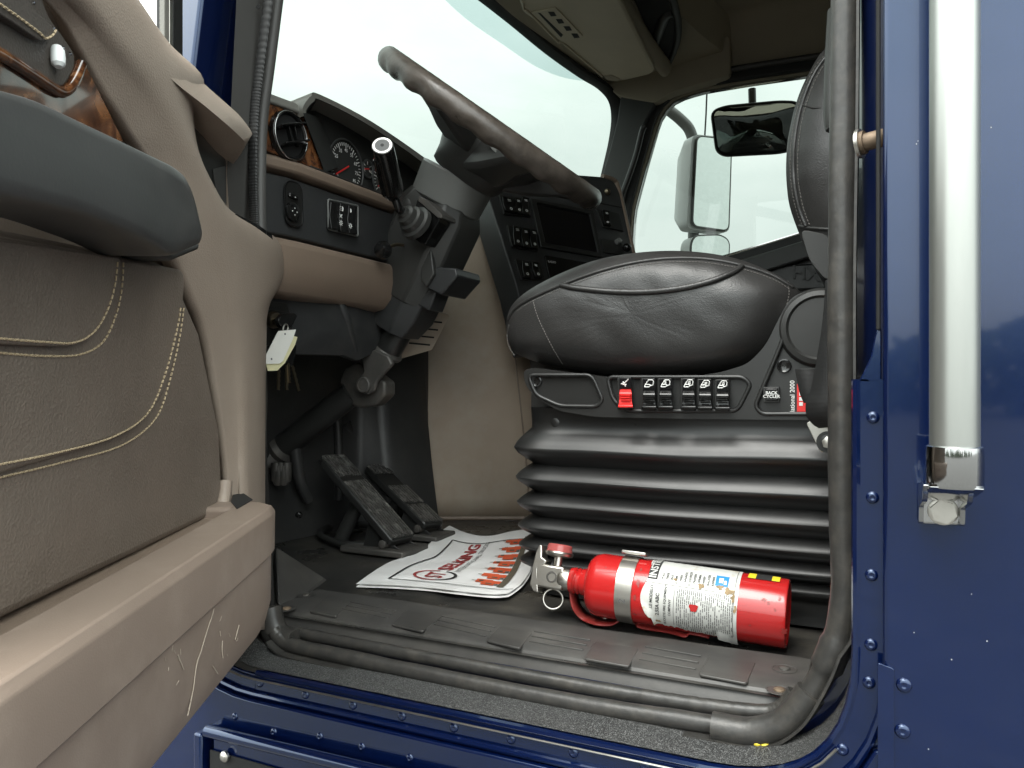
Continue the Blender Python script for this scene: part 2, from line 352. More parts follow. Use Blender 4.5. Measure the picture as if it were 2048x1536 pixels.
def g_loft(rings, closed=True, caps=True):
    n = len(rings[0]); vs = [V(p) for r in rings for p in r]; fs = []
    for i in range(len(rings) - 1):
        for k in range(n if closed else n - 1): fs.append((i * n + k, i * n + (k + 1) % n, (i + 1) * n + (k + 1) % n, (i + 1) * n + k))
    if caps and closed: fs += [tuple(range(n - 1, -1, -1)), tuple((len(rings) - 1) * n + k for k in range(n))]
    return vs, fs
def loft(name, rings, m, par=None, closed=True, caps=True, smooth=50, bev=0, sub=0, label=None):
    vs, fs = g_loft(rings, closed, caps); o = mk(name, vs, fs, m, par, smooth, bev, 2, label)
    if sub: s = o.modifiers.new('sub', 'SUBSURF'); s.levels = s.render_levels = sub
    return o
def solid(o, t, off=-1):
    s = o.modifiers.new('solid', 'SOLIDIFY'); s.thickness = t; s.offset = off; return o
def g_text(s, o, ux, uy, size, align='CENTER', ext=.0, bold=.0, sp=1.0):
    c = bpy.data.curves.new('t', 'FONT'); c.body = s; c.size = size; c.align_x = align; c.align_y = 'CENTER'; c.extrude = ext; c.offset = bold * size; c.space_character = sp; c.resolution_u = 3
    ob = bpy.data.objects.new('t', c); COL.objects.link(ob)
    dg = bpy.context.evaluated_depsgraph_get(); me = bpy.data.meshes.new_from_object(ob.evaluated_get(dg))
    o = V(o); ux = V(ux).normalized(); uy = V(uy).normalized(); uz = ux.cross(uy)
    vs = [o + ux * v.co.x + uy * v.co.y + uz * v.co.z for v in me.vertices]; fs = [tuple(p.vertices) for p in me.polygons]
    bpy.data.objects.remove(ob); bpy.data.curves.remove(c); bpy.data.meshes.remove(me)
    return vs, fs
def text(name, s, o, ux, uy, size, m, par=None, align='CENTER', ext=.0001, bold=0., sp=1.0, label=None):
    vs, fs = g_text(s, o, ux, uy, size, align, ext, bold, sp); return mk(name, vs, fs, m, par, 0, 0, 2, label, fix=False)
def hexa(name, c, axis, r, h, m, par):
    return lathe(name, c, axis, [(0, r), (h, r)], m, par, 6, smooth=20)
# ================================================================ setting
g = mk('ground', [(-300, -300, 0), (300, -300, 0), (300, 300, 0), (-300, 300, 0)], [(0, 1, 2, 3)], 'ground'); tag(g, 'dark grey asphalt lot the truck stands on', kind='structure')
def far_wood():
    mb = MB(); rr = random.Random(3)
    for c in range(90):
        x = -75 + c * 1.9 + rr.uniform(-1, 1); y = -48 + rr.uniform(-6, 6); h = rr.uniform(2.4, 4.6) + (2.0 if rr.random() < .12 else 0)
        for k in range(130):
            t = rr.random() ** .9; a = rr.uniform(0, 6.283); r = rr.uniform(.2, 2.4) * (1 - .6 * t)
            p = V((x + r * math.cos(a), y + r * math.sin(a), .2 + t * h)); s = rr.uniform(.35, .75)
            n = V((rr.uniform(-1, 1), rr.uniform(-1, 1), rr.uniform(-.6, 1))).normalized(); u = n.orthogonal().normalized() * s; v = n.cross(u.normalized()) * s
            mb.add([p - u, p - v * .6, p + u, p + v * .6], [(0, 1, 2, 3)])
    o = mb.build('far_wood', 'foliage', smooth=0, fix=False); tag(o, 'far line of green trees across the lot', 'trees', kind='stuff')
far_wood()

# ================================================================ truck cab
CAB = thing('truck_cab', 'dark blue truck cab seen through its open driver side doorway', 'truck', (.3, .70, 0))
XJ = pY(1716, 768, .725).x            # rear jamb of the door opening
ZS = 1.247                            # top of the sill
jp = [V((-.64, 0, 2.70)), V((-.70, 0, 2.36)), V((-.735, 0, 1.85)), V((-.765, 0, 1.60)), V((-.80, 0, ZS)), V((XJ, 0, ZS)), V((XJ, 0, 2.70))]
LOOP = rnd(jp, [0, .2, .2, .1, .12, .125, 0], 10, False)
def off(path, d):
    out = []
    for i, p in enumerate(path):
        a = path[max(i - 1, 0)]; b = path[min(i + 1, len(path) - 1)]; t = (b - a).normalized(); out.append(p + V((-t.z, 0, t.x)) * d)
    return out
def band(name, path, d0, y0, d1, y1, m, par=CAB, smooth=40, thick=0):
    A = [p + V((0, y0, 0)) for p in off(path, d0)]; B = [p + V((0, y1, 0)) for p in off(path, d1)]; n = len(A)
    o = mk(name, A + B, [(i, i + 1, n + i + 1, n + i) for i in range(n - 1)], m, par, smooth)
    if thick: solid(o, thick)
    return o
# jamb surface, flange with rivets and rolled lip round the opening
LOW = [p for p in LOOP if p.x > -.70 and (p.x > -.5 or p.z < 1.4)]; CORN = [p for p in LOOP if p.x < -.66 and p.z < 1.46]; FRONT = [p for p in LOOP if p.x < -.6 and p.z > 1.40]
ZU = 1.604; UPJ = [V((XJ, 0, z_)) for z_ in (ZU - .02, ZU, 2.0, 2.7)]; LOW = [p for p in LOW if p.z < 2.0] + [V((XJ, 0, ZU))] if False else [p for p in LOW if p.z < 1.58] + [V((XJ, 0, ZU))]
band('upper_jamb', UPJ, -.031, .7095, .004, .806, 'paint_jamb')
prism('flange_tip', [pY(x, y, .7135) for x, y in ((1716, 764), (1728, 742), (1742, 712), (1750, 672), (1758, 648), (1763, 660), (1763, 766))], (0, .004, 0), 'paint', CAB, bev=.001)
band('upper_jamb_edge', UPJ, -.034, .7075, -.0285, .7105, 'paint')
band('door_jamb', LOW, 0, .716, 0, .815, 'paint_jamb')
band('door_jamb_return', LOW, 0, .815, .022, .818, 'paint_jamb')
band('front_corner_trim', CORN, .0005, .7165, .0005, .816, 'rubber')
band('front_corner_flange', CORN, -.030, .7137, .000, .7137, 'paint', thick=-.004, smooth=0)
band('front_jamb_trim', FRONT, 0, .722, -.004, .770, 'rubber_cl')
band('riveted_flange', LOW, -.030, .7135, .000, .7135, 'paint', thick=-.004, smooth=0)
lip = [p + V((0, .7165, 0)) for p in off(LOW, .0008)]
sweep('rolled_lip', lip, circ(.0042, 8), 'paint', CAB)
lip2 = [p + V((0, .7105, 0)) for p in off([p for p in LOOP if p.z < 1.35 and -.8 < p.x < XJ - .02], -.0045)]
sweep('bare_metal_edge', lip2, circ(.0013, 6), 'tread', CAB)
lip3 = [p + V((0, .711, 0)) for p in off([p for p in LOOP if p.z < 1.42], -.0225)]
sweep('sealant_bead', lip3, circ(.0036, 8), 'paint', CAB)
# grit tape on the sill, running up the rear corner
gp = [p for p in LOOP if (p.x > -.79 and p.z < 1.345)]
band('grit_strip', gp, .0016, .7275, .0016, .782, 'grit')
# outer skin aft of the doorway and below it
xr = pY(1766, 768, .70).x
bx('rear_side_panel', xr, 1.6, .700, .716, .55, 3.0, 'paint', CAB, bev=.004, seg=3)
# lapped lower skin with its own stepped edge
xl = pY(1788, 1400, .70).x
prism('lapped_skin', rnd([(xl, .6975, .55), (xl, .6975, pY(1788, 1338, .6975).z), (xl - .012, .6975, pY(1788, 1330, .6975).z), (xl - .012, .6975, .55)], .002, 3), (0, .0024, 0), 'paint', CAB, bev=.0008)
sk = [(-1.2, .703, .70), (XJ - .03, .703, .70), (xr + .002, .703, .70), (xr + .002, .703, 1.29), (XJ + .022, .703, 1.30)]
arc = [p + V((0, .703, 0)) for p in off([p for p in LOOP if p.z < 1.31 and p.x > -.80], -.027)]
prism('lower_side_panel', [V(p) for p in sk] + arc[::-1] + [V((-1.2, .703, 1.225))], (0, .010, 0), 'paint', CAB, bev=.002)
# cab step box under the doorway: its rolled top lip, end post and a sheet with the foot hole's shade painted on
def P0(px, py, Y): return pY(px, py, Y)
a0 = pY(414, 1462, .688); a1 = pY(830, 1562, .688)
dx = (a1 - a0); ext = a0 + dx * 2.6
tube('step_box_lip', [a0, a1, ext], .0075, 'paint', CAB, n=10)
bx('step_box_skin', a0.x + .006, .9, .6905, .702, .6, a0.z - .002, 'paint', CAB, bev=.003)
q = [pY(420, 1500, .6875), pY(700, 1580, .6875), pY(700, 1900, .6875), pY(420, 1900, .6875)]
prism('foot_hole_shade', q, (0, .0015, 0), 'dark', CAB)
bx('step_box_post', pY(396, 1480, .688).x, pY(412, 1480, .688).x, .680, .70, .6, pY(396, 1460, .688).z, 'paint', CAB, bev=.003)
b0 = pY(451, 1512, .686)
lathe('step_box_bolt', b0 + V((0, 0, 0)), (0, -1, 0), [(0, .0065), (.003, .0065), (.005, .0045), (.006, .002)], 'steel', CAB, 10)
# rivets, one by one
RV = [(520, 1366), (611, 1389), (706, 1410), (804, 1432), (908, 1455), (1022, 1478), (1147, 1505), (1290, 1532), (1685, 1499), (1738, 1365), (1742, 1289), (1743, 1150), (1745, 995), (1746, 835)]
me_r = None
def rivet(p, r=.0052):
    global me_r
    if me_r is None:
        vs, fs = g_lathe((0, 0, 0), (0, -1, 0), [(0, 1), (.18, .98), (.38, .8), (.5, .52), (.5, .34), (.42, .26), (.42, .05)], 14)
        o = mk('rivet', [v * .0052 for v in vs], fs, 'paint', CAB, 50); me_r = o.data; o.location = p - rootloc(CAB)
    else:
        o = bpy.data.objects.new('rivet', me_r); COL.objects.link(o); o.parent = CAB; o.location = p - rootloc(CAB)
    o.scale = (r / .0052,) * 3
for x, y in RV: rivet(pY(x, y, .7135))
for x, y in [(472, 1460), (548, 1476), (640, 1485), (724, 1506), (820, 1528), (470, 1445)][1:]: rivet(pY(x, y - 12, .703), .0046)
for x, y in [(1808, 1370), (1805, 1462)]: rivet(pY(x, y, .700), .0060)
# jamb groove, drip channel and striker aft of the seal
for nm, pxa, w, Y, m in (('drip_channel', 1752, .0035, .7060, 'dark'),):
    p = pY(pxa, 500, Y); bx(nm, p.x, p.x + w, Y, Y + .004, pY(pxa, 660, Y).z, 2.7, m, CAB, bev=.001)
p = pY(1744, 285, .742)
ST = thing('striker_bolt', 'rusty steel door striker bolt on the blue rear jamb', 'bolt', p)
ax = V((.95, -.30, .06)).normalized(); s0 = pY(1721, 287, .728)
lathe('pin', s0, ax, [(0, .010), (.004, .010), (.004, .0075), (.020, .0075), (.021, .0070), (.026, .007)], 'rusty', ST, 16)
lathe('washer', s0 + ax * -.002, ax, [(0, .0125), (.003, .0125)], 'steel', ST, 16)
bx('backing_plate', p.x + .0085, p.x + .0105, .712, .735, p.z - .02, p.z + .02, 'rusty', ST, bev=.001)

# weather seal: big bulb down the rear jamb and along the sill
sp = [(1694, -900), (1690, 100), (1684, 600), (1686, 1000), (1690, 1180), (1672, 1285), (1632, 1372), (1588, 1430), (1520, 1461), (1400, 1445), (1150, 1406), (900, 1358), (700, 1316), (590, 1292), (560, 1276), (548, 1262)]
rr_ = random.Random(5)
SP = cr([pY(x, y, .787) for x, y in sp], 8)
sc = [(1 if pz.z > 1.33 else .74) + .05 * noise.noise(V((i * .33, 0, 0))) + .035 * noise.noise(V((i * 1.7, 3, 0))) + (.16 if abs(pz.z - 1.33) < .03 and pz.x > -.1 else 0) for i, pz in enumerate(SP)]
vs, fs = g_sweep(SP, circ(.0128, 16, 1.0, 1.0), V((0, 1, 0)), False, True, sc)
SEAL = thing('door_seal', 'worn black rubber weather seal around the open doorway', 'seal', (XJ, .787, ZS))
mk('bulb', vs, fs, 'rubber', SEAL, 60)
# seam flange of the bulb against the jamb
SF = [p + V((.011, -.006, 0)) if p.z > 1.36 else p + V((.003, -.010, -.009)) for p in SP]
vs, fs = g_sweep(SF, [(-.0012, -.009), (.0012, -.009), (.0012, .009), (-.0012, .009)], V((0, 1, 0)))
mk('mounting_flange', vs, fs, 'rubber', SEAL, 40)
# second roll along the sill edge of the mat
lp = [(597, 1266), (660, 1279), (900, 1325), (1150, 1371), (1320, 1399), (1430, 1415), (1530, 1425), (1568, 1412), (1590, 1385)]
LP8 = cr([pY(x, y, .812) for x, y in lp], 14)
vs, fs = g_sweep(LP8, circ(.0085, 12, 1, .9), V((0, 1, 0)), False, True, [1 + .07 * noise.noise(V((i * .4, 8, 0))) + .04 * noise.noise(V((i * 1.9, 1, 0))) for i in range(len(LP8))])
mk('upper_roll', vs, fs, 'rubber', SEAL, 60)
# torn corner sleeve at the left end and right end
t0 = [pY(x, y, .795) for x, y in ((536, 1215), (545, 1255), (560, 1276), (588, 1287))]
vs, fs = g_sweep(cr(t0, 5), circ(.019, 10, 1, .85), V((0, 1, 0))); mk('corner_sleeve', vs, fs, 'rubber', SEAL, 60)
t0 = [pY(x, y, .783) for x, y in ((1425, 1452), (1500, 1464), (1560, 1450), (1596, 1418), (1622, 1385))]
vs, fs = g_sweep(cr(t0, 6), circ(.0143, 12, 1, 1), V((0, 1, 0))); mk('corner_sleeve', vs, fs, 'rubber', SEAL, 60)
for dxp in (0, 16):
    p = pY(1514 + dxp, 1484 + dxp * .3, .773); lathe('paint_dab', p, (0, -.7, .7), [(0, .0042), (.0012, .0034), (.002, .0012)], 'yellow', SEAL, 8)

# ---- A pillar on the driver side
def plan(poly, z0, z1, k=.17, zr=2.2):
    return [[V((x + k * (z - zr), y, z)) for x, y in poly] for z in (z0, z1)]
def slant(name, poly, z0, z1, m, par=CAB, k=.17, zr=2.2, bev=.004):
    vs, fs = g_loft(plan(poly, z0, z1, k, zr)); return mk(name, vs, fs, m, par, 35, bev, 3)
slant('driver_pillar_skin', [(-.742, .706), (-.800, .7115), (-.925, .824), (-.925, .836), (-.79, .80), (-.742, .80)], 1.25, 2.75, 'paint', bev=.006)
slant('driver_pillar_trim', [(-.728, .765), (-.741, .80), (-.90, .832), (-.90, .838), (-.716, .806)], 1.25, 2.75, 'rubber_cl')
# grip-rib seal and bulb on the pillar edge
rp_ = [(545, -60), (520, 130), (508, 240), (506, 360), (508, 440), (510, 500)]
RP = cr([pY(x, y, .758) for x, y in rp_], 64)
vs, fs = g_sweep(RP, circ(.0078, 10, 1.0, .45), V((0, 1, 0)), False, True, [1.0 if (i // 2) % 2 else .88 for i in range(len(RP))]); mk('ribbed_seal', vs, fs, 'ribbed', SEAL, 30)
rp2 = [(562, -60), (538, 130), (524, 240), (520, 360), (521, 470), (524, 560)]
RP2 = cr([pY(x, y, .778) for x, y in rp2], 8)
vs, fs = g_sweep(RP2, circ(.0078, 10), V((0, 1, 0))); mk('pillar_bulb', vs, fs, 'rubber_cl', SEAL, 50)
p = pY(517, 14, .752); lathe('trim_hole', p, (0, -1, 0), [(0, .0032), (.0008, .0032)], 'dark', CAB, 10)

# ---- roof, walls, windscreen
YP = 2.75                                             # passenger side inner wall
bx('roof_skin', -1.0, 1.5, .70, 2.86, 2.97, 3.02, 'paint', CAB, bev=.01)
bx('headliner', -.62, .62, .76, 2.80, 2.86, 2.90, 'head', CAB, bev=.01)
bx('driver_roof_rail', -.66, XJ + .2, .716, .80, 2.70, 2.97, 'head', CAB)
bx('rear_wall', .60, .64, .72, 2.84, 1.2, 2.9, 'head', CAB)
bx('rear_quarter_trim', XJ + .018, .62, .818, .835, 1.2, 2.9, 'pillar', CAB)
def wsx(Y, z):
    t = (Y - 1.75) / .95; return -.895 - .13 * (1 - t * t) - .17 * (2.67 - z)
NW = 24
ws = [[V((wsx(.84 + (2.79 - .84) * i / NW, z), .84 + (2.79 - .84) * i / NW, z)) for i in range(NW + 1)] for z in (1.90, 2.05, 2.2, 2.35, 2.5, 2.66, 2.76)]
loft('windscreen', ws, 'wglass', CAB, closed=False, caps=False)
# black gasket round the glass: top run, rounded corner, passenger pillar run
gk = [(900, -60), (960, -14), (1028, 40), (1100, 100), (1165, 147), (1205, 172), (1228, 200), (1234, 236), (1229, 280), (1218, 330), (1205, 385)]
def on_ws(px, py, bias=0.0):
    d = dr(px, py); lo, hi = 1.0, 4.0
    for _ in range(40):
        t = (lo + hi) / 2; p = CAM + d * t
        if p.x > wsx(p.y, p.z) + bias: lo = t
        else: hi = t
    return CAM + d * lo
GK = cr([on_ws(x, y, .012) for x, y in gk], 5)
GKL = cr([V((wsx(y, 2.70) + .012, y, 2.70)) for y in (.86, 1.0, 1.2, 1.4, 1.6, 1.75)], 4)
sweep('windscreen_gasket', GKL + GK, circ(.024, 10, 1, .5), 'pillar_black', CAB)
# tinted shade band hung behind the top of the glass
bd = [(860, -30), (930, 36), (1010, 92), (1070, 132), (1120, 153), (1160, 161), (1182, 160)]
lo_ = cr([on_ws(x, y, .004) for x, y in bd], 5); hi_ = [V((wsx(p.y, 2.75) + .004, p.y, 2.75)) for p in lo_]
cut = [(a, b) for a, b in zip(lo_, hi_) if b.z > a.z + .004]
loft('shade_band', [[a for a, b in cut], [b for a, b in cut]], 'band', CAB, closed=False, caps=False)
# header over the windscreen
hd = [[V((wsx(y, 2.70) + dx_, y, z)) for dx_, z in ((0.0, 2.695), (.10, 2.70), (.42, 2.74), (.45, 2.87), (-.02, 2.88))] for y in [.80 + i * .1 for i in range(21)]]
loft('windscreen_header', hd, 'head', CAB)

# ---- passenger side wall with the window opening
wo = [(1262, 480), (1266, 420), (1290, 330), (1318, 232), (1345, 198), (1400, 180), (1500, 163), (1640, 143), (1760, 128), (1800, 160), (1800, 360), (1640, 452), (1600, 466), (1470, 506), (1330, 545), (1262, 560)]
wi = resample(rnd([pY(x, y, YP) for x, y in wo], .03, 4), 72)
ctr = sum(wi, V()) / len(wi)
def pcast(p):
    d = p - ctr; tx = (.62 - ctr.x) / d.x if d.x > 1e-6 else ((-.845 - ctr.x) / d.x if d.x < -1e-6 else 9e9)
    tz = ((2.90 - ctr.z) / d.z) if d.z > 0 else ((1.25 - ctr.z) / d.z if d.z < 0 else 9e9); return ctr + d * min(tx, tz)
vs, fs = g_ring([pcast(p) for p in wi], wi, (0, .05, 0)); mk('passenger_wall', vs, fs, 'head', CAB, 35)
def grow(path, d):
    out = []
    for i, p in enumerate(path):
        t = (path[(i + 1) % len(path)] - path[i - 1]).normalized(); out.append(p + V((t.z, 0, -t.x)) * d)
    return out
sgn = 1 if (grow(wi, .02)[0] - ctr).length > (wi[0] - ctr).length else -1
def gw(d): return [p + V((0, 0, 0)) for p in grow(wi, d * sgn)]
vs, fs = g_ring([p + V((0, -.02, 0)) for p in gw(.038)], [p + V((0, -.02, 0)) for p in gw(.006)], (0, .03, 0)); mk('passenger_window_gasket', vs, fs, 'pillar_black', CAB, 35, .006, 3)
sweep('passenger_window_seal', [p + V((0, -.022, 0)) for p in gw(.044)], circ(.011, 8), 'rubber_cl', CAB, closed=True)
vs, fs = g_ring([p + V((0, .012, 0)) for p in gw(.008)], [p + V((0, .012, 0)) for p in gw(-.006)], (0, .02, 0)); mk('passenger_window_frame', vs, fs, 'chrome', CAB, 35)
mk('passenger_window_glass', [p + V((0, .04, 0)) for p in gw(.004)], [tuple(range(len(wi)))], 'sglass', CAB, 0)
prism('corner_filler', [pY(x, y, 2.788) for x, y in ((1196, 120), (1290, 120), (1290, 240), (1240, 262), (1236, 205), (1222, 178))], (0, .01, 0), 'pillar_black', CAB)  # added black sheet, closes a gap where bare sky leaked through
# passenger A pillar trim with grab handle
pl = [(1242, 192), (1310, 204), (1290, 240), (1268, 320), (1232, 430), (1205, 430), (1196, 380), (1220, 300), (1235, 240)]
prism('passenger_pillar_trim', rnd([pY(x, y, 2.70) for x, y in pl], .012, 3), (0, .08, 0), 'pillar', CAB, bev=.012, seg=4)
pc = [(1190, 150), (1225, 120), (1300, 100), (1460, 70), (1460, 150), (1340, 186), (1312, 206), (1242, 194), (1226, 184)]
prism('pillar_cap', rnd([pY(x, y, 2.695) for x, y in pc], .02, 3), (0, .05, 0), 'head', CAB, bev=.01, seg=3)
hp = [(1290, 252), (1284, 262), (1272, 310), (1255, 360), (1240, 400), (1230, 440)]
tube('passenger_grab_handle', [pY(x, y, 2.62) for x, y in hp], .010, 'black', CAB, k=5)
# passenger door trim below the window with raised letters
dp = [(1800, 352), (1640, 456), (1600, 470), (1470, 512), (1330, 552), (1262, 566), (1262, 900), (1800, 900)]
prism('passenger_door_trim', [pY(x, y, 2.735) for x, y in dp], (0, .014, 0), 'dashdark', CAB, bev=.004)
rl = [pY(x, y, 2.70) for x, y in ((1300, 590), (1470, 545), (1610, 500), (1790, 430))]
sweep('door_trim_rail', rl, [(-.02, -.03), (.012, -.03), (.012, .03), (-.02, .03)], 'pillar', CAB, up=V((0, 0, 1)), bev=.006)
c0 = pY(1612, 549, 2.715); ux = (pY(1650, 553, 2.715) - pY(1575, 545, 2.715)).normalized()
vs, fs = g_text('HX', pY(1612, 548, 2.712), ux, (0, 0, 1), .062, ext=.004, bold=.02)
bx('letter_plinth', c0.x - .16, c0.x + .30, 2.716, 2.735, c0.z - .05, c0.z + .035, 'dashdark', CAB, bev=.006)
mk('door_lettering', vs, fs, 'pillar', CAB, 0, fix=False)
bx('passenger_wall_outer', -1.0, .62, YP + .055, YP + .10, 1.0, pY(1300, 590, YP).z - .1, 'paint', CAB)
# front lower closing panels so that no light leaks in under the dash
bx('firewall_upper', -1.32, -1.28, .70, 2.86, .9, 2.02, 'firewall', CAB)
bx('cowl', -1.34, -1.02, .70, 2.86, 1.86, 1.905, 'black_matte', CAB)
# stone chips and a hairline crack in the paint
mb = MB(); rc_ = random.Random(21)
for (x, y) in ((1836, 282), (1833, 288), (1982, 255), (1958, 768), (1943, 1188), (1974, 1282), (1903, 1319), (1828, 1265), (1857, 1498)):
    c = pY(x, y, .6998); r = rc_.uniform(.0003, .0006); mb.add([c + V((math.cos(a) * r, -.0002, math.sin(a) * r * 1.2)) for a in [k * 1.047 for k in range(6)]], [tuple(range(6))])
mb.build('paint_chips', 'chip', CAB, smooth=0, fix=False)
# ================================================================ floor, scuff plate, tunnel, firewall
ZF = 1.285
mk('floor', [(-1.3, .825, ZF - .004), (.6, .825, ZF - .004), (.6, 2.75, ZF - .004), (-1.3, 2.75, ZF - .004)], [(0, 1, 2, 3)], 'floor', CAB, 0)
bx('floor_pan', -1.3, .6, .83, 2.75, 1.15, ZF - .010, 'black_matte', CAB)
# low moulded ramp at the foot of the front pillar
A = pZ(655, 1158, ZF - .003); B = pZ(618, 1186, ZF - .003); C = pZ(556, 1212, ZF + .004); D = pN(552, 1092, 1.22)
mk('foot_ramp', [A, B, C, D, A - V((0, 0, .02)), B - V((0, 0, .02)), C - V((0, 0, .03)), D - V((.03, 0, .1))], [(0, 1, 2, 3), (0, 4, 5, 1), (1, 5, 6, 2), (3, 2, 6, 7), (0, 3, 7, 4)], 'scuff', CAB, 20, .004)
# inner kick panel beside the pedals
mk('kick_panel', [(-.76, .835, ZF), (-1.28, .84, ZF), (-1.28, .84, 1.86), (-.80, .835, 1.86)], [(0, 1, 2, 3)], 'firewall', CAB, 0)

SCUFF = thing('sill_scuff_plate', 'scuffed black plastic tread plate along the door sill', 'scuff plate', (-.4, .87, ZF))
x0, x1 = pY(552, 1250, .84).x, pY(1612, 1400, .84).x
prof = [(.936, ZF + .001), (.930, ZF + .0045), (.842, ZF + .003), (.834, ZF - .001), (.828, ZF - .010), (.820, ZF - .026), (.826, ZF - .036), (.936, ZF - .012)]
sec = []
for i in range(25):
    x = x0 + (x1 - x0) * i / 24
    dz = .0008 * noise.noise(V((x * 14, 0, 0)))
    sec.append([V((x, y, z + dz)) for y, z in prof])
loft('plate', sec, 'scuff', SCUFF, smooth=28, bev=.0015)
def sz(px, py):
    p = pZ(px, py, ZF + .004); return pZ(px, py, ZF + .0030 + (p.y - .842) / .088 * .0015 + .0008)
for (a, b, c, d) in (((700, 1203), (792, 1222), (776, 1236), (684, 1217)), ((884, 1232), (990, 1254), (972, 1272), (868, 1248)), ((1068, 1262), (1180, 1280), (1166, 1300), (1058, 1282)), ((1290, 1293), (1402, 1312), (1392, 1338), (1278, 1318))):
    for t in (0, .5, 1):
        p = sz(*a).lerp(sz(*d), t); q = sz(*b).lerp(sz(*c), t)
        u = (q - p).normalized(); w = V((0, 0, 1)).cross(u)
        mb = MB(); vs, fs = g_box((p + q) / 2 - V((0, 0, .0005)), u * ((q - p).length / 2), w * .0011, V((0, 0, .0014))); mk('grip_rib', vs, fs, 'scuff', SCUFF, 30, .0005)
for (a, b, c, d) in (((655, 1190), (706, 1200), (672, 1232), (618, 1222)), ((815, 1219), (885, 1232), (846, 1262), (782, 1248)), ((1000, 1250), (1066, 1264), (1040, 1296), (972, 1280)), ((1190, 1282), (1278, 1296), (1258, 1332), (1168, 1316)), ((1418, 1310), (1512, 1324), (1494, 1366), (1398, 1348))):
    vs, fs = g_prism(rnd([sz(*q) - V((0, 0, .0030)) for q in (a, b, c, d)], .004, 3), (0, 0, .0030)); mk('raised_pad', vs, fs, 'scuff', SCUFF, 30, .0010)
for (x, y, m) in ((612, 1190, 'metal_dk'), (573, 1217, 'rusty'), (1569, 1337, 'metal_dk'), (1559, 1380, 'rusty')):
    p = sz(x, y); lathe('screw_cup', p + V((0, 0, -.0035)), (0, 0, 1), [(0, .006), (.0005, .0085), (.0030, .0115), (.0036, .0125), (.0032, .0135)], 'scuff', SCUFF, 18)
    s_ = lathe('screw', p + V((0, 0, -.001)), (0, 0, 1), [(0, .0062), (.002, .0058), (.0032, .004), (.0034, .0012)], m, SCUFF, 14)
# engine tunnel: tall taupe side panel
def tw(pl, z0, z1, n=12): pass
tun_b = [(-.985, 1.535), (-.952, 1.545), (-.86, 1.592), (-.775, 1.632), (-.722, 1.662), (-.70, 1.72), (-.69, 1.90)]
tun_t = [(-1.0, 1.560), (-.965, 1.568), (-.90, 1.600), (-.835, 1.640), (-.800, 1.700), (-.79, 1.78), (-.79, 1.90)]
TUN = thing('engine_tunnel', 'tall taupe vinyl engine tunnel panel between pedals and seat', 'engine cover', (-.8, 1.7, ZF))
rows = []
for k in range(15):
    t = k / 14; s = t * t * (3 - 2 * t); z = ZF - .002 + t * (2.0 - ZF)
    B_ = cr([V((*b, 0)) for b in tun_b], 5); T_ = cr([V((*b, 0)) for b in tun_t], 5)
    rows.append([V((b.x * (1 - s) + c.x * s, b.y * (1 - s) + c.y * s - .012 * math.sin(math.pi * t), z)) for b, c in zip(B_, T_)])
o = loft('side_panel', rows, 'tunnel', TUN, closed=False, caps=False); solid(o, -.012)
seam = [r[19] + V((-.002, -.0015, 0)) for r in rows]
tube('seam', seam, .0022, 'trim_dark', TUN, n=6)
tube('base_trim', [r + V((0, -.006, .003)) for r in rows[0]], .005, 'trim_dark', TUN, n=6)
tube('front_edge', [r[5] + V((-.002, -.003, 0)) for r in rows], .004, 'trim_dark', TUN, n=6)
# firewall behind the pedals with its moulded channels
fw = [(-.945, 1.548), (-.985, 1.43), (-1.03, 1.385), (-1.06, 1.30), (-1.08, 1.15), (-1.06, .98), (-.98, .88), (-.90, .84)]
FWR = [[V((x + (.05 * (1 - k / 5) ** 2 if 0 < i < 7 else 0), y, ZF - .003 + k / 5 * .62)) for i, (x, y) in enumerate([(p.x, p.y) for p in cr([V((*q, 0)) for q in fw], 4)])] for k in range(6)]
FWL = thing('firewall', 'black moulded firewall liner behind the floor pedals', 'firewall', (-1.05, 1.2, ZF))
o = loft('liner', FWR, 'firewall', FWL, closed=False, caps=False)
for pts, r in (([(742, 770), (746, 830), (752, 870), (752, 930)], .012), ([(690, 845), (700, 870), (705, 930), (705, 990)], .012), ([(672, 830), (676, 860), (678, 930), (678, 1000)], .010), ([(590, 890), (600, 960), (618, 1000)], .012)):
    def onfw(px, py):
        d = dr(px, py); best = None
        X = -1.045 + max(0, (px - 700)) * .0006; return CAM + d * (X / d.x)
    tube('moulded_channel', [onfw(*q) for q in pts], r, 'firewall', FWL, n=10, k=5)
for x, y in ((804, 817), (836, 886), (596, 1030)):
    p = pX(x, y, -.972 if x > 700 else -.98); lathe('push_rivet', p + V((.004, 0, 0)), (1, -.3, 0), [(-.006, .006), (.001, .006), (.004, .003)], 'black_gloss', FWL, 10)

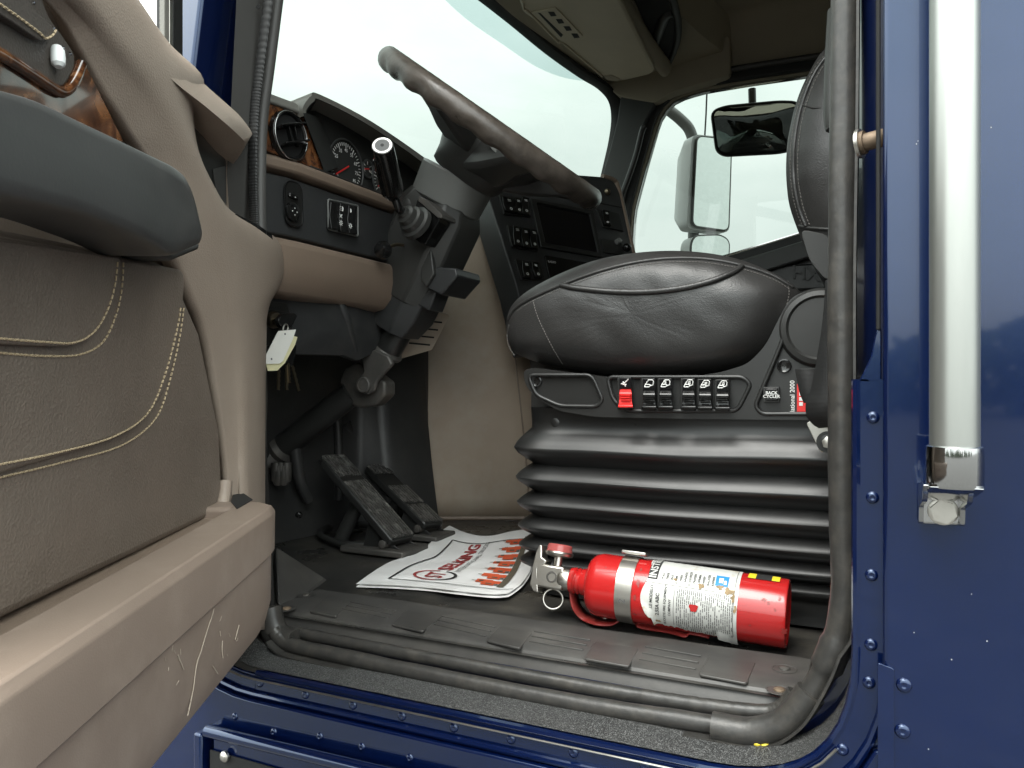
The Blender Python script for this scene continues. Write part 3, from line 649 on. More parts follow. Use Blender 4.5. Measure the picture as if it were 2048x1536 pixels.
# ================================================================ pedals
def pedal(name, label, pb, pt, w, round_top, ribs_n, gap):
    pb = V(pb); pt = V(pt); u = (pt - pb).normalized(); side = V((0, 1, 0)) - u * u.y; side.normalize(); nn = side.cross(u).normalized()
    if nn.x < 0: nn = -nn
    Ln = (pt - pb).length
    T = thing(name, label, 'pedal', (pb.x, pb.y, ZF))
    ol = [pb - side * w, pb + side * w, pt + side * w - u * .012, pt + side * w * .5, pt - side * w * .5, pt - side * w - u * .012] if round_top else [pb - side * w, pb + side * w, pt + side * w, pt - side * w]
    prism('pad', rnd(ol, .012, 4), nn * -.016, 'black', T, bev=.004, seg=3)
    for k in range(ribs_n):
        s = -w * .84 + 2 * w * .84 * k / (ribs_n - 1)
        for (t0, t1) in gap:
            c = pb + u * (Ln * (t0 + t1) / 2) + side * s + nn * .0008
            vs, fs = g_box(c, u * (Ln * (t1 - t0) / 2), side * (w * .50 / ribs_n), nn * .0024); mk('tread_rib', vs, fs, 'tread_black', T, 30)
    # base plate, yoke and hinge pin at the heel
    hb = pb - nn * .022
    vs, fs = g_box(V((pb.x - .045, pb.y, ZF + .006)), (.07, 0, 0), (0, w * 1.25, 0), (0, 0, .006)); mk('base_plate', vs, fs, 'metal_dk', T, 30, .003)
    for sg in (-1, 1):
        q = [pb + side * (sg * w * .7) + V((.01, 0, -.03 + .012)), pb + side * (sg * w * .7) + V((-.075, 0, ZF - pb.z + .01)), pb + side * (sg * w * .7) + u * .07 - nn * .016, pb + side * (sg * w * .7) + u * .02 - nn * .016]
        q[0].z = ZF + .01; prism('yoke_cheek', q, side * .004, 'black', T, bev=.001)
    c = pb - nn * .020 + u * .012
    lathe('hinge_pin', c - side * w * 1.15, side, [(0, .006), (.001, .008), (w * 2.3, .008), (w * 2.3 + .001, .006)], 'metal_dk', T, 12)
    # plunger from pad to floor
    pm = pb + u * (Ln * .52) - nn * .018
    tube('plunger', [pm, V((pm.x - .035, pm.y, ZF + .03)), V((pm.x - .05, pm.y, ZF))], .014, 'black_matte', T, n=12, k=4)
    return T
pedal('brake_pedal', 'wide worn black treadle pedal nearer the door, ribs polished by shoes', (-.792, 1.213, 1.312), (-.978, 1.232, 1.462), .036, True, 9, ((.02, .66), (.72, .97)))
pedal('accelerator_pedal', 'narrow black ribbed treadle pedal beside the engine tunnel', (-.808, 1.352, 1.316), (-.985, 1.392, 1.424), .031, False, 7, ((.03, .30), (.34, .62), (.84, .98)))
lp_ = [(628, 1068), (640, 1055), (668, 1050), (720, 1058), (752, 1066)]
CBL = tag(tube('floor_cable', [pZ(x, y, ZF + .008) for x, y in ((640, 1068), (660, 1080), (700, 1090), (750, 1088), (770, 1070), (740, 1052), (690, 1048), (655, 1056))], .007, 'black_matte', None, n=8, k=6, closed=True), 'black cable looped on the floor at the pedal base', 'cable')

# ================================================================ steering column and wheel
W = V((-.617, 1.232, 2.0535)); NWH = V((.612, -.004, .791)).normalized()
UJ = V((-.897, 1.24, 1.622)); CA = V((-.688, 1.236, 1.985)); CX = (CA - UJ).normalized(); CB = V((0, 1, 0)).cross(CX).normalized()
if CB.x < 0: CB = -CB
CY = V((0, 1, 0)); CY = (CY - CX * CX.y).normalized()
COLM = thing('steering_column', 'dark grey steering column with collar, stalk and exposed joint', 'steering column', UJ)
def ca(t): return CA - CX * t                       # t metres down from the wheel end
lathe('collar', ca(.062), CX, [(0, .064), (.003, .0675), (.056, .0705), (.060, .068)], 'column_lt', COLM, 40)
lathe('collar_neck', ca(.075), CX, [(0, .055), (.02, .055)], 'column', COLM, 30)
def csec(t, wb, wy, sh=0.): return [ca(t) + CB * (a * wb + sh) + CY * (b * wy) for a, b in ((-1, -.62), (-.62, -1), (.62, -1), (1, -.62), (1, .62), (.62, 1), (-.62, 1), (-1, .62))]
loft('shroud', [csec(.055, .060, .058), csec(.080, .072, .064), csec(.19, .074, .062), csec(.25, .064, .056)], 'column', COLM, smooth=30, bev=.004)
p = ca(.088) - CY * .064 - CB * .034; lathe('shroud_plug', p + CY * .004, -CY, [(0, .010), (.003, .010), (.005, .007)], 'column', COLM, 16)
# lower mounting bracket
loft('lower_bracket', [csec(.20, .080, .054, -.010), csec(.275, .076, .054, -.008), csec(.315, .052, .046, .004)], 'dashdark', COLM, smooth=25, bev=.003)
q = [(840, 497), (862, 500), (868, 548), (852, 574), (842, 560)]
prism('tilt_plate', [pY(x, y, 1.178) for x, y in q], (0, .012, 0), 'column', COLM, bev=.002)
q = [(866, 534), (912, 536), (915, 552), (882, 590), (852, 576)]
prism('tilt_block', [pY(x, y, 1.186) for x, y in q], (0, .09, 0), 'dashdark', COLM, bev=.003)
q = [(812, 577), (866, 560), (876, 575), (858, 622), (815, 600)]
prism('bracket_foot', [pY(x, y, 1.20) for x, y in q], (0, .05, 0), 'dashdark', COLM, bev=.003)
p = pY(776, 557, 1.184); lathe('rusty_screw', p + V((0, .004, 0)), (0, -1, 0), [(0, .0075), (.004, .0075), (.0055, .005), (.0055, .003), (.004, .0025)], 'rusty', COLM, 14)
q = [(757, 566), (772, 574), (768, 590), (748, 592)]
prism('clip_plate', [pY(x, y, 1.19) for x, y in q], (0, .012, 0), 'steel', COLM, bev=.001)
# jacket tube down to the joint, the joint and the lower shaft
jt = pY(838, 590, 1.235); UJP = pY(732, 770, 1.222); LS = pY(556, 902, 1.20); SX = (LS - UJP).normalized(); JX = (pY(772, 706, 1.235) - jt)
tube('jacket_tube', [jt, jt + JX], .0275, 'black', COLM, n=22)
lathe('jacket_lip', jt + JX * .93, JX, [(0, .029), (.006, .0325), (.012, .030), (.012, .020)], 'metal_dk', COLM, 22)
tube('inner_shaft', [jt + JX, pY(752, 738, 1.23)], .019, 'metal_dk', COLM, n=16)
for yy in (1.192, 1.246):
    prism('upper_yoke_arm', rnd([pY(x, y, yy) for x, y in ((722, 716), (748, 698), (776, 712), (784, 728), (766, 748), (752, 764), (749, 781), (733, 790), (715, 782), (713, 764), (727, 744))], .004, 3), (0, .011, 0), 'metal_dk', COLM, bev=.003)
    lathe('bearing_cap', pY(732, 770, yy + .004), (0, -1, 0), [(0, .0150), (.010, .0150), (.0115, .0135), (.0115, .0110), (.0105, .0105), (.0105, .001)], 'metal_dk', COLM, 24)
prism('lower_yoke', rnd([pY(x, y, 1.209) for x, y in ((678, 764), (688, 738), (712, 724), (742, 742), (770, 764), (770, 790), (748, 812), (716, 816), (690, 804))], .006, 4), (0, .036, 0), 'metal_dk', COLM, bev=.005, seg=3)
tube('lower_shaft', [pY(704, 786, 1.222), LS + SX * .05], .0250, 'black_matte', COLM, n=20)
lathe('shaft_boot', LS - SX * .02, SX, [(0, .024), (.008, .034), (.02, .030), (.032, .046), (.045, .042), (.07, .06)], 'metal_dk', COLM, 22)
for k in range(5):
    a = pN(553 + k * 5, 925 + (k % 2) * 6, 1.5); tube('boot_lobe', [a, a + V((.0, .0, -.018)), a + V((-.004, .003, -.036))], .010, 'metal_dk', COLM, n=8, k=3)
# tilt lever with ball knob
tk = pY(771, 499, 1.12); ta = pY(806, 490, 1.165)
tube('tilt_lever', [tk, tk.lerp(ta, .5) + V((0, 0, .004)), ta], .0032, 'brass', COLM, n=8, k=3)
lathe('tilt_knob', tk - V((.002, 0, 0)) + (tk - ta).normalized() * .016, ta - tk, [(0, .006), (.003, .0125), (.010, .0160), (.018, .0150), (.024, .0105), (.027, .006)], 'black_gloss', COLM, 20)
prism('lever_slot', rnd([pY(x, y, 1.181) for x, y in ((804, 472), (826, 480), (812, 508), (795, 500))], .003, 3), (0, .004, 0), 'dark', COLM)
# stalk socket on the near face
SB = pY(838, 447, 1.172)
q = [(835, 398), (852, 402), (880, 430), (878, 442), (850, 490), (842, 488), (818, 468)]
prism('socket_box', rnd([pY(x, y, 1.148) for x, y in q], .003, 3), (0, .045, 0), 'black_gloss', COLM, bev=.002)
q = [(838, 392), (858, 404), (883, 428), (884, 436), (876, 436), (836, 402)]
prism('socket_bracket', [pY(x, y, 1.143) for x, y in q], (0, .05, 0), 'metal_dk', COLM, bev=.001)
bt = pY(836, 450, 1.135); bo = pY(806, 424, 1.10); bax = (bo - bt).normalized()
lathe('stalk_boot', bt, bax, [(0, .030), (.010, .030), (.012, .024), (.022, .023), (.024, .018), (.034, .017), (.036, .011), (.042, .010)], 'column', COLM, 28)
kb = pY(786, 388, 1.075); kt = pN(763, 284, (kb - CAM).dot(FW) - .115)
STK = thing('shift_stalk', 'black column shift stalk with ribbed grip and silver end cap', 'lever', bo)
tube('rod', [bo - bax * .01, bo + bax * .008, pY(797, 415, 1.085), pY(789, 394, 1.078)], .0072, 'black_gloss', STK, n=14, k=6)
kax = (kt - kb).normalized(); KL = (kt - kb).length
lathe('grip', kb - kax * .012, kax, [(0, .008), (.014, .0150), (.024, .0185), (.030, .0192), (KL - .004, .0172), (KL + .002, .0168), (KL + .0035, .0160)], 'black_gloss', STK, 40)
lathe('end_cap', kb - kax * .012 + kax * (KL + .003), kax, [(0, .0158), (.0012, .0158), (.002, .0150)], 'silver', STK, 36)
lathe('cap_ring', kb - kax * .012 + kax * (KL + .0049), kax, [(0, .0114), (.0003, .0114), (.0004, .0110)], 'ink_grey', STK, 30)
lathe('cap_screw', kb - kax * .012 + kax * (KL + .0053), kax, [(0, .0028), (.0004, .0028)], 'ink', STK, 12)
sd_ = kax.cross(V((0, 1, 0))).normalized(); fr = -(V((0, 1, 0)) - kax * kax.y).normalized()
for k in range(4):
    a = -.55 + .25 * k; dirv = fr * math.cos(a) + sd_ * math.sin(a); tv = kax.cross(dirv)
    vs, fs = g_box(kb + kax * (KL * .42) + dirv * .0182, kax * (KL * .34), tv * .0010, dirv * .0012); mk('grip_rib', vs, fs, 'black_gloss', STK, 30)
dirv = fr; text('grip_lettering', 'R N', kb + kax * .012 + (fr * .9 - sd_ * .44).normalized() * .0198, kax.cross(fr) * -1, kax, .007, 'white', STK)
# ---- wheel
WH = thing('steering_wheel', 'large worn black steering wheel seen edge on', 'steering wheel', W)
e1 = V((0, 1, 0)).cross(NWH).normalized();
if e1.x < 0: e1 = -e1
e2 = V((0, 1, 0)); e2 = (e2 - NWH * e2.dot(NWH)).normalized()
R_ = .213; NR = 160
ringp = [W + (e1 * math.cos(2 * math.pi * k / NR) + e2 * math.sin(2 * math.pi * k / NR)) * R_ for k in range(NR)]
rs = []; vs = []; fs = []; PN = 18
for k in range(NR):
    a = 2 * math.pi * k / NR; rad = (ringp[k] - W).normalized(); bump_ = .5 + .5 * math.sin(a * 26)
    worn = 1 if (-.2 < math.sin(a + .1) * -1) else .5
    for j in range(PN):
        b = 2 * math.pi * j / PN; cb, sb = math.cos(b), math.sin(b)
        r = .0205 - (.0042 * bump_ * worn if sb < -.25 else 0) + .0006 * noise.noise(ringp[k] * 60 + V((j, 0, 0)))
        vs.append(ringp[k] + rad * (cb * r * .92) + NWH * (sb * r))
    m = (k + 1) % NR; fs += [(k * PN + j, k * PN + (j + 1) % PN, m * PN + (j + 1) % PN, m * PN + j) for j in range(PN)]
mk('rim', vs, fs, 'wheel', WH, 60)
def wpt(a, r, h): return W + (e1 * math.cos(a) + e2 * math.sin(a)) * r + NWH * h
hub = []
for (h, rx, ry, sh) in ((-.100, .058, .058, 0), (-.095, .066, .066, 0), (-.070, .072, .076, .006), (-.042, .092, .088, .016), (-.022, .104, .094, .020), (-.006, .100, .090, .02), (.004, .08, .075, .02)):
    hub.append([W + e1 * (math.cos(2 * math.pi * k / 36) * rx + sh) + e2 * (math.sin(2 * math.pi * k / 36) * ry) + NWH * h for k in range(36)])
loft('hub', hub, 'column', WH, smooth=60)
lathe('horn_pad', W + e1 * .02 + NWH * .002, NWH, [(0, .078), (.006, .074), (.010, .05), (.011, .01)], 'black', WH, 30)
for a in (math.radians(-38), math.radians(38), math.radians(-92), math.radians(92)):
    d = e1 * math.cos(a) + e2 * math.sin(a); t = NWH.cross(d).normalized(); rings_ = []
    rear = abs(a) < 1
    for (r, w, h0, h1) in ((.05, .05, -.085 if rear else -.060, -.004), (.11, .042, -.062 if rear else -.045, -.004), (.16, .030, -.034 if rear else -.028, -.004), (.209, .026, -.014, .006)):
        c = W + d * r
        rings_.append([c + t * w + NWH * h1, c + t * w * .8 + NWH * h0, c - t * w * .8 + NWH * h0, c - t * w + NWH * h1])
    loft('spoke', rings_, 'column', WH, smooth=40, bev=.008)
prism('hub_slot', rnd([pY(x, y, 1.118) for x, y in ((972, 282), (1000, 288), (1040, 306), (1062, 324), (1058, 332), (1020, 322), (985, 302))], .006, 4), (0, .02, 0), 'column_lt', WH, bev=.004)
# ================================================================ dashboard, driver side
DA = thing('dashboard', 'taupe and charcoal dashboard with burl wood trim and gauges', 'dashboard', (-.95, 1.6, 1.57))
XD = -.80
def alongY(name, prof, y0, y1, m, bev=.003, par=DA, seg=3, yaw=0.):
    n = 10; rows = []
    for i in range(n + 1):
        y = y0 + (y1 - y0) * i / n; sx = -.05 * max(0, (.93 - y) / .13) ** 2 + yaw * (y - 1.2)
        rows.append([V((x + sx, y, z)) for x, z in prof])
    return loft(name, rows, m, par, smooth=32, bev=bev)
Y0, Y1 = .812, 1.62
# under-dash knee panel, lower bolster, switch panel, trim strip, wood fascia, top pad
alongY('lower_bolster', [(-.845, 1.733), (-.818, 1.738), (-.803, 1.755), (-.7955, 1.785), (-.7945, 1.812), (-.800, 1.8195), (-.86, 1.82), (-.88, 1.74)], Y0, 1.225, 'trim_dark', .006)
alongY('switch_panel', [(-.815, 1.822), (-.804, 1.825), (-.802, 1.912), (-.812, 1.915), (-.86, 1.915), (-.86, 1.822)], Y0, 1.30, 'dashdark', .002)
alongY('trim_strip', [(-.812, 1.9165), (-.792, 1.920), (-.790, 1.934), (-.800, 1.940), (-.86, 1.940), (-.86, 1.9165)], Y0, 1.36, 'trim_dark', .003)
alongY('dash_core', [(-.90, 1.715), (-.865, 1.74), (-.865, 1.935), (-.90, 2.02), (-1.26, 1.94), (-1.27, 1.715)], Y0, 1.40, 'dashdark', .01)
# wood fascia between the trim strip and the pad
def onD(px, py, dx=0.): return pX(px, py, XD + dx)
zt0 = onD(560, 214).z
wd_ = [(V((-.803, .83, 1.9405))), onD(649, 343, -.003), onD(607, 229, -.012), onD(527, 203, -.012) + V((0, -.03, 0))]
wd_[0] = V((-.804, .82, 1.9415)); wd_[1].z = 1.9415
prism('wood_fascia', wd_, (-.012, 0, 0), 'wood', DA, bev=.002)
pad = [onD(525, 184, -.02) + V((0, -.05, .0)), onD(590, 206, -.02), onD(606, 212, -.01), onD(607, 229, -.006), onD(527, 203, -.006) + V((0, -.05, 0))]
vs, fs = g_prism(pad, (-.30, 0, -.03)); mk('top_pad', vs, fs, 'dashtop', DA, 30, .006, 3)
# round air vent
vc = onD(579, 272, .001); 
def vring(r, x, k=36): return [V((XD + x, vc.y + r * math.cos(2 * math.pi * i / k), vc.z + r * math.sin(2 * math.pi * i / k))) for i in range(k)]
VN = loft('air_vent', [vring(.0375, -.004), vring(.0370, .003), vring(.0340, .005), vring(.0310, .002), vring(.0300, -.02)], 'black_gloss', DA, caps=False, smooth=50)
tube('vent_bezel', vring(.0352, .0048), .0016, 'chrome', VN, n=8, closed=True)
mk('vent_well_shade', vring(.0308, .0008), [tuple(range(36))], 'dark', VN, 0)  # flat disc, its near-black replaces the shade of a deep barrel
for k, s in enumerate((-.011, .013)):
    c = V((XD + .0085, vc.y - s * .35, vc.z + s)); u = V((0, .94, .34)); L_ = .0285
    vs, fs = g_box(c, u * L_, V((.9, -.1, .3)).normalized() * .008, u.cross(V((.9, -.1, .3))).normalized() * .0014); mk('vent_vane', vs, fs, 'black_gloss', VN, 30, .0010)
for yv in (-.004, .010):
    c = V((XD + .004, vc.y + yv, vc.z + .001)); vs, fs = g_box(c, (.004, 0, 0), (0, .0012, .0), (0, -.005, .014)); mk('vent_divider', vs, fs, 'black_gloss', VN, 30, .0005)
# slim grille left of it
for k in range(7):
    z = onD(530, 262 + k * 8, 0).z; vs, fs = g_box((XD + .000, .838, z), (.004, 0, 0), (0, .018, .0), (0, 0, .0016)); mk('side_grille_slat', vs, fs, 'black_gloss', DA, 30)
tube('grille_edge', [onD(529, 226, .002), onD(546, 298, .004)], .0012, 'chrome', DA, n=6)
# ---- gauge hood
CL = thing('instrument_cluster', 'hooded instrument cluster with red lit gauges in the dash', 'gauge cluster', (-.85, 1.1, 1.94))
ho = [(607, 232), (606, 214), (622, 192), (640, 189), (745, 244), (862, 325), (905, 366), (912, 400)]
hi = [(613, 232), (613, 219), (628, 203), (644, 201), (742, 253), (852, 330), (888, 366), (896, 400)]
ho3 = [onD(x, y, .0) for x, y in ho]; hi3 = [onD(x, y, -.002) for x, y in hi]
hb3 = [onD(x + 6, y + 10, -.075) for x, y in hi]; hbo = [p + V((-.30, .02, -.035)) for p in ho3]
n = len(ho3)
R4 = [cr(r, 5) for r in (hbo, ho3, hi3, hb3)]
vs, fs = g_loft(R4[:2], closed=False, caps=False); mk('hood', vs, fs, 'dashtop', CL, 40)
vs, fs = g_loft(R4[1:3], closed=False, caps=False); mk('hood_lip', vs, fs, 'dashtop', CL, 40)
vs, fs = g_loft(R4[2:], closed=False, caps=False); mk('hood_lining', vs, fs, 'black_matte', CL, 40)
mk('hood_side', [onD(606, 226, .0), onD(649, 343, .0), onD(655, 343, -.002), onD(613, 226, -.002), onD(690, 330, -.075), onD(655, 240, -.075)], [(0, 1, 2, 3), (3, 2, 4, 5)], 'black_matte', CL, 30)
# dial face
XF = -.848
def onF(px, py, dx=0.): return pX(px, py, XF + dx)
fp = [onF(612, 222), onF(660, 222), onF(900, 360), onF(900, 440), onF(830, 420), onF(640, 372)]
mk('dial_panel', fp + [p + V((-.01, 0, 0)) for p in fp], [tuple(range(6)), tuple(range(11, 5, -1))], 'black_matte', CL, 0)
def dial(pc, r, name, nums, a0, a1, sz_, red_from=None):
    c = onF(*pc, .003)
    def dp(a, rr, dx=0.): return c + V((dx, -math.cos(a) * -rr, math.sin(a) * rr))
    ringo = [dp(2 * math.pi * i / 40, r * 1.13, .001) for i in range(40)]
    lathe(name + '_face', c + V((-.003, 0, 0)), (1, 0, 0), [(0, r * 1.1), (.002, r * 1.1)], 'black_matte', CL, 40)
    tube(name + '_bezel', ringo, .0018, 'pillar', CL, n=6, closed=True)
    mb = MB()
    N = (len(nums) - 1) * 4
    for i in range(N + 1):
        a = a0 + (a1 - a0) * i / N; big = i % 4 == 0; L_ = .0042 if big else .0028
        u = V((0, math.cos(a), math.sin(a))); vs, fs = g_box(dp(a, r * 1.0 - L_), u * L_, V((0, -math.sin(a), math.cos(a))) * (.0007 if big else .0005), (.0003, 0, 0)); mb.add(vs, fs)
    for i, s in enumerate(nums):
        a = a0 + (a1 - a0) * i / (len(nums) - 1); vs, fs = g_text(str(s), dp(a, r * .70, .0004), (0, 1, 0), (0, 0, 1), .0088, bold=.015); mb.add(vs, fs)
    mb.build(name + '_numbers', 'white', CL, smooth=0, fix=False)
    a = a0 - .1; u = V((0, math.cos(a), math.sin(a))); vs, fs = g_box(dp(a, r * .35, .002), u * r * .5, V((0, -math.sin(a), math.cos(a))) * .0011, (.0006, 0, 0)); mk(name + '_needle', vs, fs, 'needle', CL, 0)
    return c
c1 = dial((692, 335), .043, 'speedometer', [5, 15, 25, 35, 45, 55, 65, 75, 85], math.radians(218), math.radians(-38), .008)
text('speed_unit', 'MPH', c1 + V((.0012, .002, -.024)), (0, 1, 0), (0, 0, 1), .008, 'needle', CL, bold=.02)
c2 = dial((770, 362), .036, 'rev_counter', [0, 5, 10, 15, 20, 25, 30], math.radians(218), math.radians(-38), .008)
text('rev_unit', 'RPM', c2 + V((.0012, .002, -.018)), (0, 1, 0), (0, 0, 1), .008, 'needle', CL, bold=.02)
c3 = dial((735, 338), .014, 'oil_gauge', ['L', 'H'], math.radians(200), math.radians(-20), .006)
bx('cluster_sill', -.875, -.80, .96, 1.34, 1.9405, 1.9435, 'black_matte', CL, bev=.001)
# ---- dash switches: oval mirror control and the headlamp switch bank
def onS(px, py, dx=0.): return pX(px, py, -.803 + dx)
ov = rnd([onS(566, 360), onS(600, 368), onS(603, 457), onS(569, 449)], .017, 6)
OV = prism('mirror_control', ov, (.003, 0, 0), 'black', DA, bev=.001)
tube('control_rim', [p + V((.003, 0, 0)) for p in ov], .0012, 'black_gloss', OV, n=6, closed=True)
p = onS(585, 393, .004); vs, fs = g_box(p, (.004, 0, 0), (0, .010, -.001), (0, 0, .0035)); mk('selector', vs, fs, 'black_gloss', OV, 30, .002)
p = onS(583, 424, .003); lathe('joystick', p, (1, 0, 0), [(0, .0145), (.004, .0145), (.006, .011), (.0065, .003)], 'black_gloss', OV, 24)
mb = MB()
for dy, dz in ((-.005, 0), (.005, 0), (0, .005), (0, -.005)):
    vs, fs = g_lathe(p + V((.0064, dy, dz)), (1, 0, 0), [(0, .0011), (.0004, .0011)], 6); mb.add(vs, fs)
for dy in (-.006, .006):
    vs, fs = g_lathe(onS(585, 393, .0082) + V((0, dy, 0)), (1, 0, 0), [(0, .0009), (.0004, .0009)], 6); mb.add(vs, fs)
mb.build('control_dots', 'white', OV, smooth=0)
hb_ = rnd([onS(651, 399), onS(711, 412), onS(711, 473), onS(652, 459)], .004, 3)
HS = prism('headlamp_switch', hb_, (.005, 0, 0), 'black', DA, bev=.0015)
tube('switch_rim', [p_ + V((.005, 0, 0)) for p_ in hb_], .0015, 'column_lt', HS, n=6, closed=True)
def rocker(par, a, b, c, d, depth, nrm, m='black_gloss'):
    """rocker button on a quad of points, tilted about its middle"""
    up_ = [a, b]; lo_ = [d, c]; mid = [a.lerp(d, .5), b.lerp(c, .5)]; nrm = V(nrm)
    f = [up_[0] + nrm * depth * 1.0, up_[1] + nrm * depth * 1.0, mid[1] + nrm * depth * .55, mid[0] + nrm * depth * .55, lo_[1] + nrm * depth * 1.15, lo_[0] + nrm * depth * 1.15]
    base = [a, b, c, d]
    return mk('rocker', f + base, [(0, 1, 2, 3), (3, 2, 4, 5), (0, 6, 7, 1), (5, 4, 8, 9), (0, 3, 6), (3, 9, 6), (3, 5, 9), (1, 7, 2), (2, 7, 8), (2, 8, 4)], m, par, 20, .0008)
for (xa, xb, ya, yb) in ((656, 673, 404, 458), (675, 690, 407, 464), (692, 708, 411, 467)):
    rocker(HS, onS(xa, ya, .005), onS(xb, ya + 3, .005), onS(xb, yb + 3, .005), onS(xa, yb, .005), .0065, (1, 0, 0))
mb = MB()
def icon_ring(c, r, ux, uy, n=10, w=.0006, a0=0., a1=6.283, nrm=(1, 0, 0)):
    vs, fs = g_sweep([c + V(ux) * math.cos(a0 + (a1 - a0) * i / n) * r + V(uy) * math.sin(a0 + (a1 - a0) * i / n) * r for i in range(n + 1)], circ(w, 4)); return vs, fs
def seg(mb, a, b, w=.0006): mb.add(*g_sweep([V(a), V(b)], circ(w, 4)))
for (px, py) in ((682, 446), (701, 452)):
    c = onS(px, py, .0125); mb.add(*icon_ring(c, .0024, (0, 1, 0), (0, 0, 1)))
    for k in range(8): u = V((0, math.cos(k * .785), math.sin(k * .785))); seg(mb, c + u * .0034, c + u * .0048, .0004)
c = onS(683, 417, .0125); mb.add(*icon_ring(c + V((0, .002, 0)), .0036, (0, .7, 0), (0, 0, 1), a0=-1.57, a1=1.57)); seg(mb, c + V((0, .002, -.0036)), c + V((0, .002, .0036)))
for k in range(3): seg(mb, c + V((0, -.004, -.003 + .003 * k)), c + V((0, -.0005, -.003 + .003 * k)), .0005)
c = onS(682, 432, .0115)
for sg in (-1, 1): mb.add(*icon_ring(c + V((0, sg * .0035, 0)), .0026, (0, -sg, 0), (0, 0, 1), a0=-1.3, a1=1.3))
c = onS(701, 421, .0125); mb.add(*icon_ring(c, .003, (0, .7, 0), (0, 0, 1), a0=-1.57, a1=1.57)); seg(mb, c + V((0, 0, -.003)), c + V((0, .0, .003)))
mb.build('switch_icons', 'white', HS, smooth=0)
# ---- knee panel and left under-dash, key switch
KN = [(528, 579), (600, 586), (676, 597), (740, 590), (806, 586), (815, 592), (812, 640), (802, 690), (765, 700), (715, 722), (690, 712), (560, 708), (520, 706)]
kd = {0: -.855, 1: -.845, 2: -.830, 3: -.838, 4: -.862, 5: -.864, 6: -.862, 7: -.860, 8: -.855, 9: -.850, 10: -.850, 11: -.858, 12: -.862}
kp = [pX(x, y, kd[i]) for i, (x, y) in enumerate(KN)]
cp = pX(680, 650, -.824); vsk = kp + [cp] + [p + V((-.012, 0, 0)) for p in kp]; nk = len(kp)
fsk = [(i, (i + 1) % nk, nk) for i in range(nk)] + [(i, (i + 1) % nk, nk + 1 + (i + 1) % nk, nk + 1 + i) for i in range(nk)]
mk('knee_panel', vsk, fsk, 'dashdark', DA, 25, .003)
tube('knee_panel_crease', [pX(676, 597, -.8345), pX(692, 640, -.8305), pX(707, 700, -.8515)], .009, 'dashdark', DA, n=8, k=3)
kz = rnd([pX(x, y, -.845) for x, y in ((527, 602), (570, 606), (582, 640), (582, 700), (527, 690))], .004, 3)
prism('key_plate', kz, (.004, 0, 0), 'black', DA, bev=.001)
for k in range(4): vs, fs = g_box(pX(548, 612 + k * 7, -.840), (.001, 0, 0), (0, .022, 0), (0, 0, .0012)); mk('key_plate_rib', vs, fs, 'black', DA, 30)
kc = pX(546, 640, -.838); lathe('ignition_barrel', kc, (1, -.2, 0), [(0, .0135), (.006, .0125), (.009, .010), (.0095, .003)], 'brass', DA, 22)
# ---- floor vent behind the column
fvp = [(862, 622), (899, 630), (864, 700), (800, 718), (770, 712)]
FVN = V((.62, -.72, -.22)).normalized(); FV0 = pN(850, 670, 1.58)
def onV(px, py, o_=0.): return pP(px, py, FV0 + FVN * o_, FVN)
FV = prism('floor_vent', rnd([onV(*q) for q in fvp], .004, 3), FVN * -.02, 'tunnel', DA, bev=.002)
for k in range(4):
    a = onV(842 - k * 8, 641 + k * 15, .0006); b = onV(884 - k * 8, 645 + k * 15, .0006)
    vs, fs = g_box((a + b) / 2, (b - a) / 2, FVN * .0012, (b - a).normalized().cross(FVN) * .0016); mk('vent_slot', vs, fs, 'dark', FV, 0)
# ---- fill between the column and the wing, passenger dash
alongY('centre_fill', [(-1.03, 1.60), (-.99, 1.95), (-1.0, 2.02), (-1.28, 1.96), (-1.28, 1.6)], 1.38, 2.70, 'dashdark', .01)
alongY('passenger_dash', [(-.80, 1.55), (-.74, 1.80), (-.78, 2.02), (-.9, 2.06), (-1.1, 2.0), (-1.0, 1.5)], 2.05, 2.72, 'trim_dark', .02)

# ================================================================ centre console wing
WG = thing('console_wing', 'charcoal console angled to the driver with dark screen and rocker switches', 'console', (-.75, 1.8, 1.6))
WP = V((-.80, 1.60, 2.03)); WU = V((.45, .893, 0)).normalized(); WD = V((.893 * .0897, -.45 * .0897, -.21)).normalized(); WN = WU.cross(WD).normalized()
if WN.dot(CAM - WP) < 0: WN = -WN
def onW(px, py, o_=0.): return pP(px, py, WP + WN * o_, WN)
wo_ = [(978, 398), (982, 362), (1100, 345), (1205, 353), (1228, 362), (1240, 386), (1264, 497), (1300, 680), (1062, 690), (1034, 575)]
prism('fascia', rnd([onW(*q) for q in wo_], [.004, .004, 0, .01, .012, .01, 0, 0, 0, 0], 4), WN * -.07, 'dashdark', WG, bev=.004, seg=3)
tube('edge_trim', [onW(x, y, -.004) for x, y in ((1205, 353), (1228, 361), (1238, 382), (1264, 497), (1290, 620))], .0068, 'trim_dark', WG, n=10, k=4)
tube('upper_seam', [onW(x, y, .0004) for x, y in ((1060, 385), (1105, 388), (1243, 415))], .0012, 'dark', WG, n=5)
for x in (1100, 1146): tube('upper_seam', [onW(x, 352, .0004), onW(x + 4, 394, .0004)], .0009, 'dark', WG, n=5)
SCN = ring('screen_bezel', rnd([onW(*q, .0) for q in ((1058, 398), (1184, 423), (1202, 517), (1080, 496))], .004, 4), rnd([onW(*q, .0) for q in ((1070, 407), (1177, 430), (1194, 507), (1088, 488))], .003, 4), WN * .006, 'black', WG, bev=.0015)
mk('screen', [onW(*q, .0012) for q in ((1069, 406), (1178, 429), (1195, 508), (1087, 489))], [(0, 1, 2, 3)], 'screen', WG, 0)
